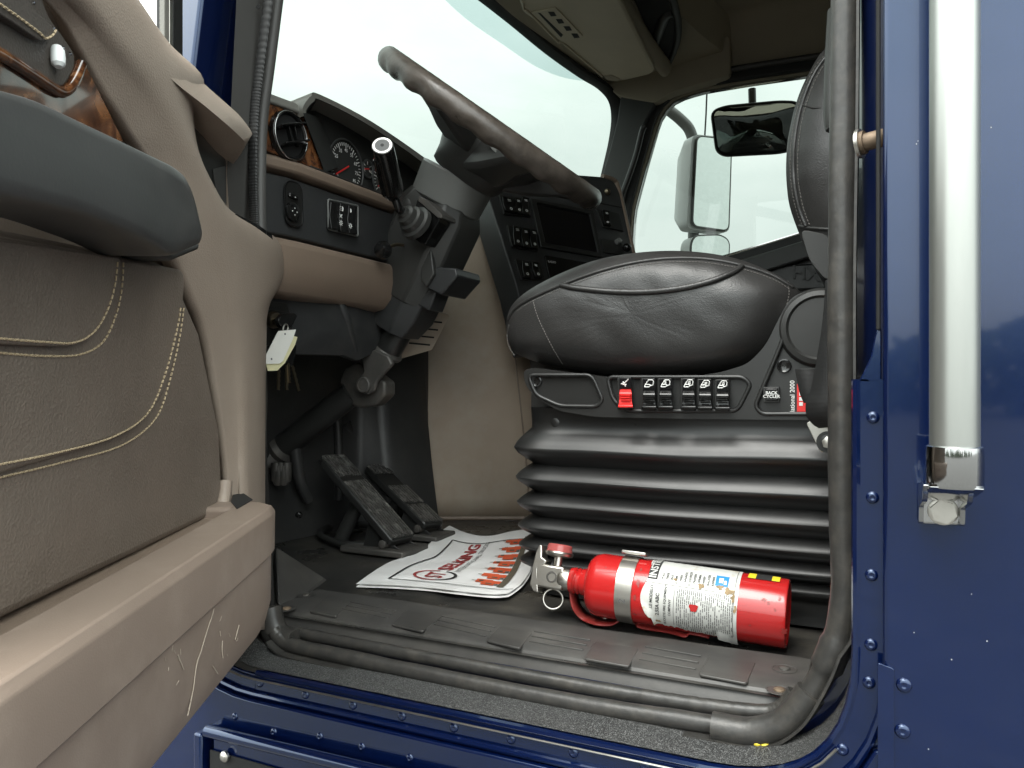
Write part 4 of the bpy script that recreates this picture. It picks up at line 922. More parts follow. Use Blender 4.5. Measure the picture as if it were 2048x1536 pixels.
def bank(frame, rock, icons=True):
    B_ = prism('switch_bank', rnd([onW(*q) for q in frame], .003, 3), WN * .005, 'black', WG, bev=.0015)
    mb = MB()
    for (xa, ya, xb, yb, sk) in rock:
        a, b, c, d = onW(xa, ya, .005), onW(xb, ya + (xb - xa) * .2, .005), onW(xb + sk, yb + (xb - xa) * .2, .005), onW(xa + sk, yb, .005)
        rocker(B_, a, b, c, d, .007, WN)
        m_ = a.lerp(b, .5).lerp(d.lerp(c, .5), .16) + WN * .0072
        for k in range(2): seg(mb, m_ + (a - b).normalized() * .004 + WD * .0035 * k, m_ - (a - b).normalized() * .004 + WD * .0035 * k, .0008)
        m2 = a.lerp(b, .5).lerp(d.lerp(c, .5), .80) + WN * .0078; mb.add(*icon_ring(m2, .0030, WU, WD, 6, .0008))
    mb.build('switch_marks', 'white', B_, smooth=0)
bank(((996, 392), (1056, 398), (1060, 436), (1006, 430)), ((1002, 396, 1026, 424, 6), (1027, 398, 1039, 428, 3), (1041, 396, 1055, 430, 2)))
bank(((1012, 452), (1070, 460), (1074, 504), (1022, 496)), ((1024, 454, 1038, 492, 2), (1041, 458, 1055, 496, 2), (1058, 460, 1071, 498, 2)))
bank(((1028, 520), (1078, 526), (1088, 562), (1040, 562)), ((1042, 524, 1056, 556, 3), (1060, 526, 1073, 556, 8)))
bank(((1190, 419), (1236, 428), (1246, 464), (1204, 456)), ((1203, 422, 1216, 452, 3),))
prism('console_drawer', rnd([onW(*q) for q in ((1088, 512), (1180, 528), (1196, 600), (1104, 590))], .003, 3), WN * .004, 'black_gloss', WG, bev=.001)
text('drawer_lettering', 'RADIO', onW(1104, 524, .0043), WU, WD * -1, .008, 'white', WG)
prism('lower_plate', rnd([onW(*q) for q in ((1201, 478), (1240, 484), (1248, 512), (1206, 506))], .003, 3), WN * .004, 'black', WG, bev=.001)
p = onW(1234, 485, .004); lathe('toggle', p, WN, [(0, .008), (.012, .007), (.014, .004)], 'column_lt', WG, 14)
p = onW(1254, 495, .012); lathe('ball_knob', p - V((0, 0, .011)), (0, 0, 1), [(0, .002), (.002, .0065), (.006, .0105), (.011, .0118), (.016, .0105), (.020, .0065), (.022, .002)], 'black_gloss', WG, 18)
p = onW(1213, 385, .004); lathe('brass_fitting', p, WN, [(0, .009), (.004, .009), (.010, .006)], 'brass', WG, 12)
# grab the gap under the wing
bx('console_base', -.80, -.62, 1.70, 2.0, ZF, 1.86, 'dashdark', WG, bev=.01)
# ================================================================ overhead: sun visor, storage
VZ = 2.635
VIS = thing('sun_visor', 'beige folded sun visor with a slotted clip above the windscreen', 'sun visor', (-.75, 2.1, VZ))
def onVis(px, py, o_=0.):
    N_ = V((.18, 0, 1)).normalized(); return pP(px, py, V((-.75, 2.1, VZ - o_)), N_)
vo = [(1020, -60), (1046, 26), (1066, 38), (1205, 153), (1246, 162), (1300, 150), (1310, 142), (1240, 0), (1205, -70)]
prism('pad', rnd([onVis(*q) for q in vo], .02, 4), (0, 0, .022), 'visor', VIS, bev=.008, seg=3)
prism('thumb_notch', rnd([onVis(*q, .0015) for q in ((1206, 152), (1222, 150), (1240, 158), (1236, 163), (1214, 160))], .006, 4), (0, 0, .02), 'head', VIS)
CLP = prism('clip_frame', rnd([onVis(*q, .004) for q in ((1062, 26), (1112, 17), (1166, 73), (1152, 80), (1140, 79), (1125, 85), (1116, 78), (1074, 36))], .006, 3), (0, 0, .005), 'visor', VIS, bev=.002)
for k in range(4):
    x, y = 1096 + k * 15.5, 24 + k * 14.5
    prism('clip_slot', [onVis(*q, .0048) for q in ((x, y), (x + 12, y), (x + 17, y + 8), (x + 6, y + 9))], (0, 0, .002), 'dark', CLP)
prism('clip_long_slot', [onVis(*q, .0048) for q in ((1076, 26), (1081, 27), (1126, 70), (1122, 75))], (0, 0, .002), 'dark', CLP)
tube('visor_edge', [onVis(x, y, .002) for x, y in ((1046, 4), (1048, 20), (1060, 26), (1116, 84), (1126, 86), (1205, 153))], .0035, 'visor', VIS, n=8, k=3)
# overhead storage bin its mouth a slab with the shade painted in
BIN = thing('overhead_bin', 'dark open storage bin set in the headliner behind the visor', 'storage bin', (-.5, 2.0, 2.7))
def onB(px, py, Z=2.70): return pZ(px, py, Z)
tube('bin_rail', [onB(x, y, 2.665) for x, y in ((1190, -60), (1246, 10), (1292, 84), (1330, 136))], .022, 'head', BIN, n=10, k=3, fy=1.4)
tube('bin_rail', [onB(x, y, 2.70) for x, y in ((1238, -50), (1268, 10), (1300, 70), (1332, 130))], .012, 'head', BIN, n=10, k=3)
prism('bin_mouth_shade', [onB(*q, 2.69) for q in ((1250, -40), (1300, 70), (1330, 128), (1340, 120), (1352, 70), (1346, 20), (1330, -60))], (0, 0, .02), 'dark', BIN)
tube('bin_lip', [onB(x, y, 2.695) for x, y in ((1326, -60), (1346, 0), (1356, 50), (1352, 90), (1334, 130))], .012, 'black_matte', BIN, n=10, k=4)
tube('bin_tray', [onB(x, y, 2.70) for x, y in ((1310, 80), (1328, 30), (1345, 20))], .02, 'dashdark', BIN, n=10, k=4)
# passenger roof rail: curved headliner edge
rr2 = [[V((x, YP - .10 + .10 * math.sin(a), 2.86 - .16 * (1 - math.cos(a)))) for a in [math.pi / 2 * k / 6 for k in range(7)]] for x in (-.92, -.5, 0, .6)]
loft('passenger_roof_rail', rr2, 'head', CAB, closed=False, caps=False)
hdl = [[V((x, y, 2.858)) for y in (.76, 1.5, 2.66)] for x in (-.95, -.5, .62)]
loft('ceiling_lining', hdl, 'head', CAB, closed=False, caps=False)

# ================================================================ mirrors beyond the passenger window
YM = 3.05
MN = V((.80, -.60, .02)).normalized(); MC = pY(1425, 370, YM)
def onM(px, py, o_=0.): return pP(px, py, MC + MN * o_, MN)
MR = thing('tall_side_mirror', 'tall dewy door mirror outside the passenger window', 'mirror', pY(1420, 460, YM + .05), group='mirrors outside the passenger window')
fo = rnd([onM(*q) for q in ((1393, 272), (1462, 280), (1456, 462), (1384, 452))], .03, 5)
prism('glass', fo, MN * .004, 'mirror_frost', MR, bev=.001)
bo_ = rnd([onM(*q, -.004) for q in ((1384, 268), (1465, 276), (1459, 466), (1373, 458))], .035, 5)
loft('housing', [bo_, [p - MN * .05 for p in bo_], [p.lerp(sum(bo_, V()) / len(bo_), .25) - MN * .11 for p in bo_]], 'mirror_back', MR, smooth=50)
tube('rim', fo, .005, 'column_lt', MR, n=8, closed=True)
MR2 = thing('low_side_mirror', 'small rounded mirror below the tall passenger side mirror', 'mirror', pY(1420, 560, YM + .05), group='mirrors outside the passenger window')
fo = rnd([onM(*q) for q in ((1390, 472), (1440, 470), (1458, 482), (1452, 600), (1378, 592), (1382, 485))], .03, 5)
prism('glass', fo, MN * .004, 'mirror_frost', MR2, bev=.001)
loft('housing', [[p - MN * .004 for p in fo], [p - MN * .06 for p in fo]], 'mirror_back', MR2)
tube('rim', fo, .005, 'column_lt', MR2, n=8, closed=True)
AR = tag(tube('mirror_arm', [pY(x, y, YM + .02) for x, y in ((1340, 222), (1362, 240), (1380, 262), (1388, 300), (1388, 380), (1386, 520), (1384, 640))], .022, 'column_lt', None, n=12, k=5), 'grey tubular arm carrying the passenger side mirrors', 'mirror arm')
AN = tag(tube('antenna', [pY(x, y, YM + .1) for x, y in ((1414, 180), (1412, 230), (1408, 300))], .0035, 'black_matte', None, n=6), 'thin whip antenna above the tall side mirror', 'antenna')
LK = thing('lookdown_mirror', 'wide convex mirror hung over the passenger window', 'mirror', pY(1510, 185, 2.88))
lo3 = rnd([pY(*q, 2.88) for q in ((1424, 224), (1450, 214), (1560, 204), (1600, 206), (1600, 292), (1560, 304), (1450, 310), (1434, 300))], .03, 5)
cc = sum(lo3, V()) / len(lo3)
loft('glass', [[p.lerp(cc, t) + V((0, -.03 * (1 - (1 - t) ** 2) - .002, 0)) for p in lo3] for t in (.04, .3, .6, .85, .98)], 'mirror', LK, smooth=80)
loft('housing', [lo3, [p.lerp(cc, -.06) + V((0, .01, 0)) for p in lo3], [p.lerp(cc, .1) + V((0, .05, 0)) for p in lo3]], 'black', LK, smooth=50)
tube('rim', lo3, .007, 'black', LK, n=8, closed=True)
tube('hanger', [pY(1504, 178, 2.90), pY(1505, 214, 2.90)], .014, 'black', LK, n=10)
from mathutils.bvhtree import BVHTree
def bvh_of(vs, fs): return BVHTree.FromPolygons([tuple(v) for v in vs], [tuple(f) for f in fs])
def hit(bv, px, py, lift=0.):
    d = dr(px, py).normalized(); loc, nrm, i, t = bv.ray_cast(CAM, d)
    return None if loc is None else loc - d * lift
# ================================================================ open driver door
DH = V((-.70, .72, 0)); DE = V((.486, -.874, 0)).normalized(); DN = V((.874, .486, 0)).normalized()
DOOR = thing('cab_door', 'open driver door with taupe inner trim, leather panels and map pocket', 'door', (DH.x, DH.y, 1.25))
def oD(px, py, w=0.): return pP(px, py, DH + DN * w, DN)
def dU(u, w, z): return DH + DE * u + DN * w + V((0, 0, z))
def du(p): return (p - DH).dot(DE)
def extend(p, q, u):
    """continue the door-plane line p->q to station u"""
    a, b = du(p), du(q); t = (u - a) / (b - a); return p.lerp(q, t)
UN = .66                                              # door trim runs on past the frame to here
# relief of the moulded trim: outer edge, crease, inner edge
st = [((100, -220), (-30, -220), (-130, -220)), ((258, -5), (170, 0), (90, 0)), ((330, 95), (235, 80), (150, 100)), ((396, 160), (300, 155), (195, 185)), ((376, 215), (330, 210), (225, 230)),
      ((385, 300), (358, 270), (245, 262)), ((415, 370), (388, 340), (288, 330)), ((455, 428), (420, 420), (308, 420)), ((520, 464), (448, 480), (326, 505)), ((557, 494), (468, 540), (345, 542)),
      ((560, 553), (477, 600), (374, 602)), ((530, 612), (482, 660), (398, 660)), ((524, 700), (486, 740), (420, 760)), ((522, 965), (488, 965), (447, 962)), ((523, 1260), (490, 1260), (450, 1260))]
def rowpt(c, w): return [oD(s[c][0], s[c][1], w) for s in st]
RA, RB, RC = cr(rowpt(0, -.026), 6), cr(rowpt(1, .012), 6), cr(rowpt(2, -.003), 6)
RO = [a.lerp(b, .16) for a, b in zip(cr(rowpt(0, .004), 6), cr(rowpt(1, .010), 6))]; RM = [a.lerp(b, .5) + DN * .001 for a, b in zip(RB, RC)]
cols = [cr([a, o_, b, m_, c], 4) for a, o_, b, m_, c in zip(RA, RO, RB, RM, RC)]
rows = [[c[k] for c in cols] for k in range(len(cols[0]))]
o = loft('trim_column', rows, 'trim', DOOR, closed=False, caps=False, smooth=70); solid(o, .012, 0)
# flat trim behind everything
b1, b2 = oD(330, 100, -.03), oD(258, 0, -.03); top_ext = extend(b1, b2, UN)
base_ol = [oD(*q, -.03) for q in ((258, 0), (330, 100), (420, 185), (478, 240), (484, 330), (482, 450), (552, 500), (552, 550), (526, 620), (522, 965), (524, 1262))] + [dU(UN, -.03, 1.30), top_ext]
prism('trim_backing', base_ol, DN * -.012, 'trim', DOOR, bev=.003)
sh_ol = [p - DN * .014 for p in base_ol]
prism('outer_skin', sh_ol, DN * -.035, 'paint', DOOR, bev=.01, seg=3)
# grab nose on the window sill; a black plate paints the recess shade under it
nT = cr([oD(*q) for q in ((285, 40, -.012), (330, 95, -.014), (420, 178, -.016), (478, 230, -.016), (496, 256, -.018))], 6)
nR = cr([oD(*q) for q in ((295, 100, .012), (345, 160, .018), (405, 208, .022), (455, 250, .022), (490, 283, .014))], 6)
nB = cr([oD(*q) for q in ((330, 150, -.01), (374, 212, -.012), (400, 264, -.016), (436, 306, -.020), (466, 328, -.022))], 6)
n_ = len(nT); rows = []
for k in range(9):
    t = k / 8; rows.append([(a_.lerp(b_, t * 2) + DN * (.007 * math.sin(math.pi * t * 2))) if t <= .5 else (b_.lerp(c_, t * 2 - 1) + DN * (.003 * math.sin(math.pi * (t * 2 - 1)))) for a_, b_, c_ in zip(nT, nR, nB)])
tip = [r[-1] for r in rows]; vs = [p for r in rows for p in r]; fs = [(i * n_ + j, i * n_ + j + 1, (i + 1) * n_ + j + 1, (i + 1) * n_ + j) for i in range(8) for j in range(n_ - 1)]
fs.append(tuple(i * n_ + n_ - 1 for i in range(9)))
mk('grab_nose', vs, fs, 'trim', DOOR, 50)
prism('pull_recess_shade', rnd([oD(*q, -.024) for q in ((384, 250), (452, 320), (453, 445), (425, 420), (395, 345))], .006, 3), DN * -.004, 'black_matte', DOOR)
prism('recess_lining', rnd([oD(*q, -.0225) for q in ((426, 338), (451, 332), (452, 444), (440, 436))], .004, 3), DN * -.001, 'armrest', DOOR)
prism('hinge_cover', rnd([oD(*q, .007) for q in ((456, 430), (474, 428), (520, 452), (545, 470), (546, 487), (532, 486), (498, 462))], .003, 3), DN * -.012, 'black_gloss', DOOR, bev=.002)
tube('edge_gasket', [oD(x, y, -.026) for x, y in ((530, 630), (528, 740), (529, 860), (529, 970), (529, 1060))], .0030, 'rubber_cl', DOOR, n=8, k=4)
prism('torn_gasket', [oD(*q, -.020) for q in ((523, 745), (534, 742), (535, 800), (533, 862), (524, 862))], DN * -.004, 'rubber', DOOR)
# leather insert
def ext_px(q0, q1, w, u=UN): return extend(oD(*q1, w), oD(*q0, w), u)
ins = [oD(*q, .004) for q in ((0, 455), (320, 522), (348, 545), (400, 665), (440, 860), (446, 985), (425, 1034), (0, 1244))]
ins = ins + [ext_px((0, 1244), (200, 1145), .004), ext_px((0, 455), (200, 497), .004)]
prism('leather_insert', rnd(ins, [0, .01, .02, 0, 0, .02, .02, 0, 0, 0], 4), DN * -.03, 'leather', DOOR, bev=.007, seg=3)
mid = [oD(*q, .009) for q in ((0, 470), (250, 515), (372, 540), (366, 640), (340, 760), (310, 822), (262, 866), (200, 890), (0, 950))]
mid += [ext_px((0, 950), (200, 890), .009), ext_px((0, 470), (200, 505), .009)]
prism('leather_middle', rnd(mid, [0, 0, .015, .02, .03, .03, .03, .03, 0, 0, 0], 5), DN * -.008, 'leather', DOOR, bev=.006, seg=3)
upp = [oD(*q, .0145) for q in ((0, 478), (120, 496), (243, 515), (236, 575), (218, 634), (186, 676), (140, 694), (0, 688))]
upp += [ext_px((0, 688), (140, 694), .0145), ext_px((0, 478), (120, 496), .0145)]
prism('leather_upper', rnd(upp, [0, 0, .004, .02, .02, .02, .02, 0, 0, 0], 5), DN * -.009, 'leather', DOOR, bev=.005, seg=3)
def stitches(name, pts, w, m, par, step=.0052, ln=.0036, r=.00075):
    P = resample(cr([oD(*q, w) for q in pts], 10), 1200, False); L_ = sum((P[i + 1] - P[i]).length for i in range(len(P) - 1)); n = int(L_ / step); mb = MB()
    for k in range(n):
        i = int(k * 1199 / n); j = min(1199, i + max(1, int(1199 * ln / L_))); mb.add(*g_sweep([P[i], P[j]], circ(r, 5)))
    return mb.build(name, m, par, smooth=60)
stitches('stitching', ((-40, 674), (0, 677), (90, 684), (150, 685), (190, 662), (216, 618), (230, 570), (236, 520)), .0150, 'stitch', DOOR)
stitches('stitching', ((-40, 704), (0, 706), (90, 712), (160, 709), (206, 684), (232, 630), (244, 575), (247, 520)), .0096, 'stitch', DOOR)
stitches('stitching', ((-40, 940), (0, 929), (120, 904), (230, 872), (296, 826), (330, 750), (354, 660), (362, 612)), .0096, 'stitch', DOOR)
stitches('stitching', ((-40, 968), (0, 955), (120, 926), (245, 890), (312, 836), (340, 760), (360, 670), (368, 612)), .0048, 'stitch', DOOR)
# arm pull
arm = [oD(*q, .058) for q in ((0, 176), (70, 194), (230, 270), (350, 328), (376, 350), (392, 392), (408, 470), (404, 490), (350, 516), (300, 484), (180, 432), (0, 396))]
e0 = ext_px((0, 396), (180, 432), .058); e1_ = ext_px((0, 176), (70, 194), .058); e1_.z = oD(0, 176, .058).z + .02
arm_o = rnd(arm + [e0, e1_], [0, .03, .03, .02, .012, .02, .01, .008, .012, .02, .03, 0, 0, 0], 5)
aL = (arm_o[-1] + arm_o[-2]) / 2; aR = oD(385, 440, .058); aax = (aR - aL).normalized(); arings = []
def ain(p, k, w):
    q = aL + aax * (p - aL).dot(aax); q = p.lerp(q, k); q = q - aax * (k * .03 * max(0, (p - aL).dot(aax)) / (aR - aL).length); return q + DN * w
for k, w in ((0, -.050), (0, -.012), (.012, -.007), (.035, -.0030), (.065, -.0010), (.11, .0000), (.30, .0008), (.62, .0014), (.97, .0017)): arings.append([ain(p, k, w) for p in arm_o])
loft('arm_pull', arings, 'armrest', DOOR, smooth=60)
ab = [oD(*q, .030) for q in ((290, 478), (345, 500), (402, 486), (398, 500), (345, 522), (318, 516))]
prism('arm_pull_foot', ab, DN * -.03, 'black_matte', DOOR, bev=.003)
# burl trim and the dark upper leather with lock plunger
wt = [oD(*q, .004) for q in ((-70, 92), (0, 110), (118, 188), (130, 186), (150, 160), (160, 130), (172, 128), (250, 285), (200, 290), (-70, 200))]
prism('burl_trim', wt, DN * -.012, 'wood', DOOR, bev=.0015)
tube('burl_edge', [oD(x, y, .006) for x, y in ((-70, 70), (0, 108), (60, 146), (112, 180), (130, 182), (146, 164), (162, 128))], .0038, 'wood', DOOR, n=8, k=4)
ul = [oD(*q, .008) for q in ((-120, -150), (40, -150), (95, 30), (128, 75), (150, 108), (150, 135), (128, 174), (112, 172), (0, 100), (-120, 20))]
prism('upper_leather', rnd(ul, .006, 3), DN * -.014, 'leather_dk', DOOR, bev=.004, seg=3)
prism('upper_leather_roll', rnd([oD(*q, .013) for q in ((-80, -60), (15, -60), (70, 20), (112, 60), (104, 76), (84, 84), (0, 28), (-80, -30))], .006, 3), DN * -.006, 'leather_dk', DOOR, bev=.003)
stitches('upper_stitching', ((-40, -18), (0, 8), (40, 36), (80, 66), (92, 77), (106, 70), (113, 58)), .0140, 'stitch', DOOR, .0042, .003)
lk = oD(117, 134, .013); lathe('lock_plunger', lk, V((-.25, .1, 1)) , [(0, .0022), (.002, .0040), (.006, .0044), (.0115, .0042), (.014, .0030), (.015, .001)], 'mirror_back', DOOR, 18)
for q in ((126, 96), (140, 108), (66, 6), (106, 57)):
    lathe('chrome_stud', oD(*q, .010), DN, [(0, .0013), (.001, .0010), (.0014, .0004)], 'chrome', DOOR, 8)
# window post of the door and the vent glass edge
for nm, a, b, m, th in (('window_post', 347, 366, 'pillar_black', .018), ('post_edge', 340, 346, 'tread', .006), ('glass_run', 330, 339, 'dashtop', .006)):
    p, q = oD(a, 100, -.045), oD(b, 100, -.045); mb = MB()
    vs, fs = g_prism([V((p.x, p.y, 1.86)), V((q.x, q.y, 1.86)), V((q.x, q.y, 2.68)), V((p.x, p.y, 2.68))], DN * -th); mk(nm, vs, fs, m, DOOR, 30, .001)
bx_ = [dU(.12, -.05, 2.66), dU(UN, -.05, 2.66), dU(UN, -.05, 2.72), dU(.12, -.05, 2.72)]
prism('window_top_rail', bx_, DN * -.02, 'paint', DOOR)
# map pocket
sec = [(-.03, 1.352), (.030, 1.338), (.052, 1.342), (.064, 1.353), (.0685, 1.375), (.0690, 1.4275), (.060, 1.430), (.058, 1.452), (.056, 1.461), (.0, 1.461), (-.03, 1.461)]
secs = []
for (u, k, dz) in ((.131, .30, .040), (.133, .62, .028), (.139, .84, .018), (.150, .95, .009), (.170, .99, .003), (.20, 1, 0), (.30, 1, 0), (.42, 1, 0), (.55, 1, 0), (.70, 1, 0)):
    secs.append([dU(u, w * k if w > 0 else w, z + (dz if z < 1.36 else 0)) for w, z in sec])
loft('map_pocket', secs, 'pocket', DOOR, smooth=40, bev=.003)
lipp = [dU(.74, .0575, 1.4655), dU(.5, .0575, 1.4655), dU(.30, .0575, 1.4655), dU(.185, .0575, 1.4655), dU(.155, .055, 1.4655), dU(.141, .044, 1.4655), dU(.136, .02, 1.4655), dU(.136, -.02, 1.4655)]
vs, fs = g_sweep(lipp, [(-.030, -.004), (.002, -.004), (.002, -.0385), (.0148, -.0385), (.0153, .002), (.0110, .0085), (-.026, .0085), (-.030, .005)], V((0, 0, 1))); mk('pocket_lip', vs, fs, 'pocket', DOOR, 35, .003)
prism('pocket_slot', [dU(.15, -.02, 1.4625), dU(.15, .042, 1.4625), dU(.72, .042, 1.4625), dU(.72, -.02, 1.4625)], (0, 0, .0006), 'trim_dark', DOOR)
prism('pocket_opening_shade', rnd([pZ(*q, 1.4744) for q in ((470, 976), (506, 1000), (474, 1018), (462, 1004))], .004, 3), (0, 0, .0005), 'dark', DOOR)  # solid patch on the lip, blackened as the shade of an opening
tube('pocket_bracket', [oD(x, y, .006) for x, y in ((450, 962), (446, 1000), (436, 1036), (420, 1050))], .008, 'trim', DOOR, n=8, k=4)
mb = MB()
scr = [((428, 1216), (424, 1232), (414, 1262), (402, 1302), (393, 1330), (386, 1380), (375, 1432)), ((432, 1156), (435, 1175), (434, 1194)), ((445, 1282), (444, 1300), (446, 1316)), ((372, 1150), (384, 1205)), ((478, 1250), (470, 1280)), ((356, 1310), (368, 1340)), ((426, 1332), (436, 1348)), ((398, 1142), (392, 1166)), ((440, 1262), (441, 1272))]
for s in scr: mb.add(*g_sweep(cr([oD(x, y, .0694) for x, y in s], 4), circ(.00042, 4)))
rs_ = random.Random(31)
for k in range(12):
    x_, y_ = rs_.uniform(330, 480), 0; y_ = 1130 + (545 - x_) * .82 + rs_.uniform(6, 110); l_ = rs_.uniform(4, 16); a_ = rs_.uniform(.9, 2.2)
    if y_ < 1290 - (x_ - 480) * .2 or x_ < 470: mb.add(*g_sweep([oD(x_, y_, .0694), oD(x_ + l_ * math.cos(a_), y_ - l_ * math.sin(a_), .0694)], circ(.00022, 4)))
mb.build('scratches', 'scratch', DOOR, smooth=0)
# ================================================================ driver seat
SEAT = thing('driver_seat', 'black leather air ride driver seat on ribbed rubber bellows', 'seat', (-.27, 1.27, ZF))
# bellows
def bel(x0, x1, y0, y1, r, z, n=220):
    return resample(rnd([V((x0, y0, z)), V((x1, y0, z)), V((x1, y1, z)), V((x0, y1, z))], r, 8), n)
bz = [(1.565, .012), (1.545, .013), (1.534, .013)]
rz = [1.504, 1.460, 1.422, 1.388, 1.359, 1.336]; vz = [1.534, 1.481, 1.440, 1.404, 1.373, 1.347, 1.324]
for k_, zr_ in enumerate(rz):
    up_, dn_ = vz[k_], vz[k_ + 1]; out_ = -.008 + .0012 * k_; inn_ = .0125
    for t_, e_ in ((.25, .30), (.5, .62), (.75, .88), (.90, .97)): bz.append((up_ + (zr_ - up_) * t_, inn_ + (out_ - inn_) * e_))
    bz += [(zr_ + .0012, out_ - .0006), (zr_ - .0016, out_ + .0002)]
    for t_, e_ in ((.35, .80), (.65, .42), (.88, .10)): bz.append((zr_ + (dn_ - zr_) * t_, inn_ + (out_ - inn_) * e_))
    bz.append((dn_, inn_ + .001))
bz += [(1.318, .020), (1.300, .024), (1.288, .024)]
rings_ = []
for (z, ins_) in bz:
    R0 = bel(-.492 + ins_, .02 - ins_, 1.040 + ins_, 1.50 - ins_, .055, z)
    rings_.append([p + V((.003 * noise.noise(p * 7), .004 * noise.noise(p * 6 + V((5, 0, 0))), .006 * noise.noise(V((p.x * 5, p.y * 5, z * 3))) * (1 if z < 1.53 else .3))) for p in R0])
loft('bellows', rings_, 'bellows', SEAT, smooth=75)
for (x, y) in ((1110, 845), (1276, 848), (1577, 858)):
    p = pY(x, y, 1.0535); lathe('bellows_button', p + V((0, .004, 0)), (0, -1, 0), [(0, .0075), (.003, .0072), (.0045, .005)], 'black', SEAT, 14)
rp3 = pY(1583, 1218, 1.075); lathe('bellows_button', rp3, (0, -1, 0), [(0, .007), (.003, .006)], 'black', SEAT, 12)
bx('plinth', -.45, 0, 1.072, 1.47, ZF - .003, 1.30, 'black_matte', SEAT, bev=.004)
# side control panel
YS = 1.032
def onP(px, py, y=YS): return pY(px, py, y)
po = [(1046, 742), (1062, 735), (1240, 757), (1330, 760), (1440, 745), (1496, 728), (1532, 690), (1556, 640), (1578, 600), (1600, 585), (1680, 580), (1690, 842), (1600, 840), (1380, 838), (1190, 834), (1118, 822), (1072, 796), (1050, 770)]
def carved(name, outline, pockets, depth, m, par, bev):
    """a moulded panel with recessed pockets, cut out of the solid"""
    def tmp(pts, y0, vec):
        vs, fs = g_prism([p + V((0, y0, 0)) for p in pts], vec); return mk('tmp', vs, fs, None, None, 0)
    base = tmp(outline, 0, (0, .06, 0)); cut = [tmp(q, -.02, (0, .02 + depth, 0)) for q in pockets]
    for c in cut: md = base.modifiers.new('cut', 'BOOLEAN'); md.operation = 'DIFFERENCE'; md.solver = 'EXACT'; md.object = c
    me = bpy.data.meshes.new_from_object(base.evaluated_get(bpy.context.evaluated_depsgraph_get()))
    for o in [base] + cut: bpy.data.objects.remove(o)
    me.name = name; return link(name, me, m, par, 30, bev, 3)
PK = [[(1056, 750), (1184, 750), (1206, 800), (1194, 813), (1120, 812), (1072, 790)], [(1214, 754), (1486, 754), (1502, 768), (1475, 822), (1254, 822), (1226, 800)], [(1556, 704), (1594, 604), (1684, 604), (1684, 828), (1524, 828), (1510, 812)]]
YQ = YS + .0055
carved('control_panel', rnd([onP(*q) for q in po], .012, 4), [rnd([onP(*q) for q in k_], .010, 4) for k_ in PK], .0055, 'black', SEAT, .0032)
for k_ in PK: tube('panel_rib', rnd([onP(*q, YS + .0004) for q in k_], .010, 5), .0030, 'black', SEAT, n=10, closed=True)
bx('seat_pan', -.48, 0, 1.09, 1.47, 1.56, 1.64, 'black_matte', SEAT)
lathe('panel_screw', onP(1070, 762) + V((0, .0065, 0)), (0, -1, 0), [(0, .009), (.004, .009), (.0045, .0075), (.003, .005), (.003, .001)], 'black_gloss', SEAT, 18)
lathe('panel_screw', onP(1568, 732) + V((0, .0065, 0)), (0, -1, 0), [(0, .009), (.004, .009), (.0045, .0075), (.003, .005), (.003, .001)], 'black_gloss', SEAT, 18)
def seat_icon(mb, x, y, kind):
    def q(a, b): return onP(x + a, y + b, YS - .0068)
    def line(pts, w=.00075): mb.add(*g_sweep([q(*p) for p in pts], circ(w, 4)))
    if kind == 0: line([(-9, 3), (-1, 0), (6, -7)]); line([(-5, -2), (-2, 3), (0, 8)]); line([(-6, 4), (2, 4)])
    else:
        line([(-9, 6), (-4, -3), (-1, -7), (7, -7), (9, -4), (8, 3), (2, 5), (0, 7), (-9, 7), (-9, 6)]); line([(-8, 2), (0, 2), (4, 4)])
        if kind == 2: line([(-3, -4), (0, -6), (0, 2)], .0012)
        if kind > 2: line([(0, -3), (4, -3), (4, 0), (0, 0), (0, -3)])
def paddle(xc, kind, m='black_gloss', dy=0):
    T_ = prism('switch', rnd([onP(x, y + dy, YS + .006) for x, y in ((xc - 13, 757), (xc + 16, 757), (xc + 16, 820), (xc - 13, 820))], .0015, 2), (0, -.0095, 0), 'black', SEAT, bev=.0008)
    mk('switch_face', [onP(x, y + dy, YS - .0060) for x, y in ((xc - 12, 758), (xc + 12, 758), (xc + 12, 778), (xc - 12, 778))] + [onP(x, y + dy, YS - .003) for x, y in ((xc - 12, 758), (xc + 12, 758), (xc + 12, 788), (xc - 12, 788))], [(0, 1, 2, 3), (3, 2, 6, 7), (0, 4, 5, 1), (0, 3, 7, 4), (1, 5, 6, 2)], 'screen', T_, 20)
    cs = []
    for (yy, dep, hw) in ((781, .006, 11), (786, .013, 12), (790, .0145, 12.5), (800, .0115, 12.5), (808, .0125, 13.2), (813, .018, 14.5), (817, .018, 15), (818, .004, 15)):
        cs.append([onP(xc - hw, yy + dy, YS - dep), onP(xc + hw, yy + dy, YS - dep), onP(xc + hw, yy + dy, YS), onP(xc - hw, yy + dy, YS)])
    loft('paddle', cs, m, T_, smooth=25, bev=.0012)
    for k in range(3):
        yy = 792 + k * 5; mk('paddle_rib', *g_box((onP(xc, yy + dy, YS - .0142)), onP(xc + 10, yy + dy, YS - .0142) - onP(xc, yy + dy, YS - .0142), (0, .0016, 0), (0, 0, .0006)), m, T_, 30)
    mb = MB(); seat_icon(mb, xc, 767 + dy, kind); mb.build('switch_icon', 'white', T_, smooth=0)
    return T_
o = paddle(1251, 0, 'red_plastic', -2); o['label'] = 'switch with a bright red paddle'
for x, k, d_ in ((1298, 1, 0), (1331, 2, 0), (1377, 3, 0), (1410, 3, 1), (1445, 3, 2)): paddle(x, k, 'black_gloss', d_)
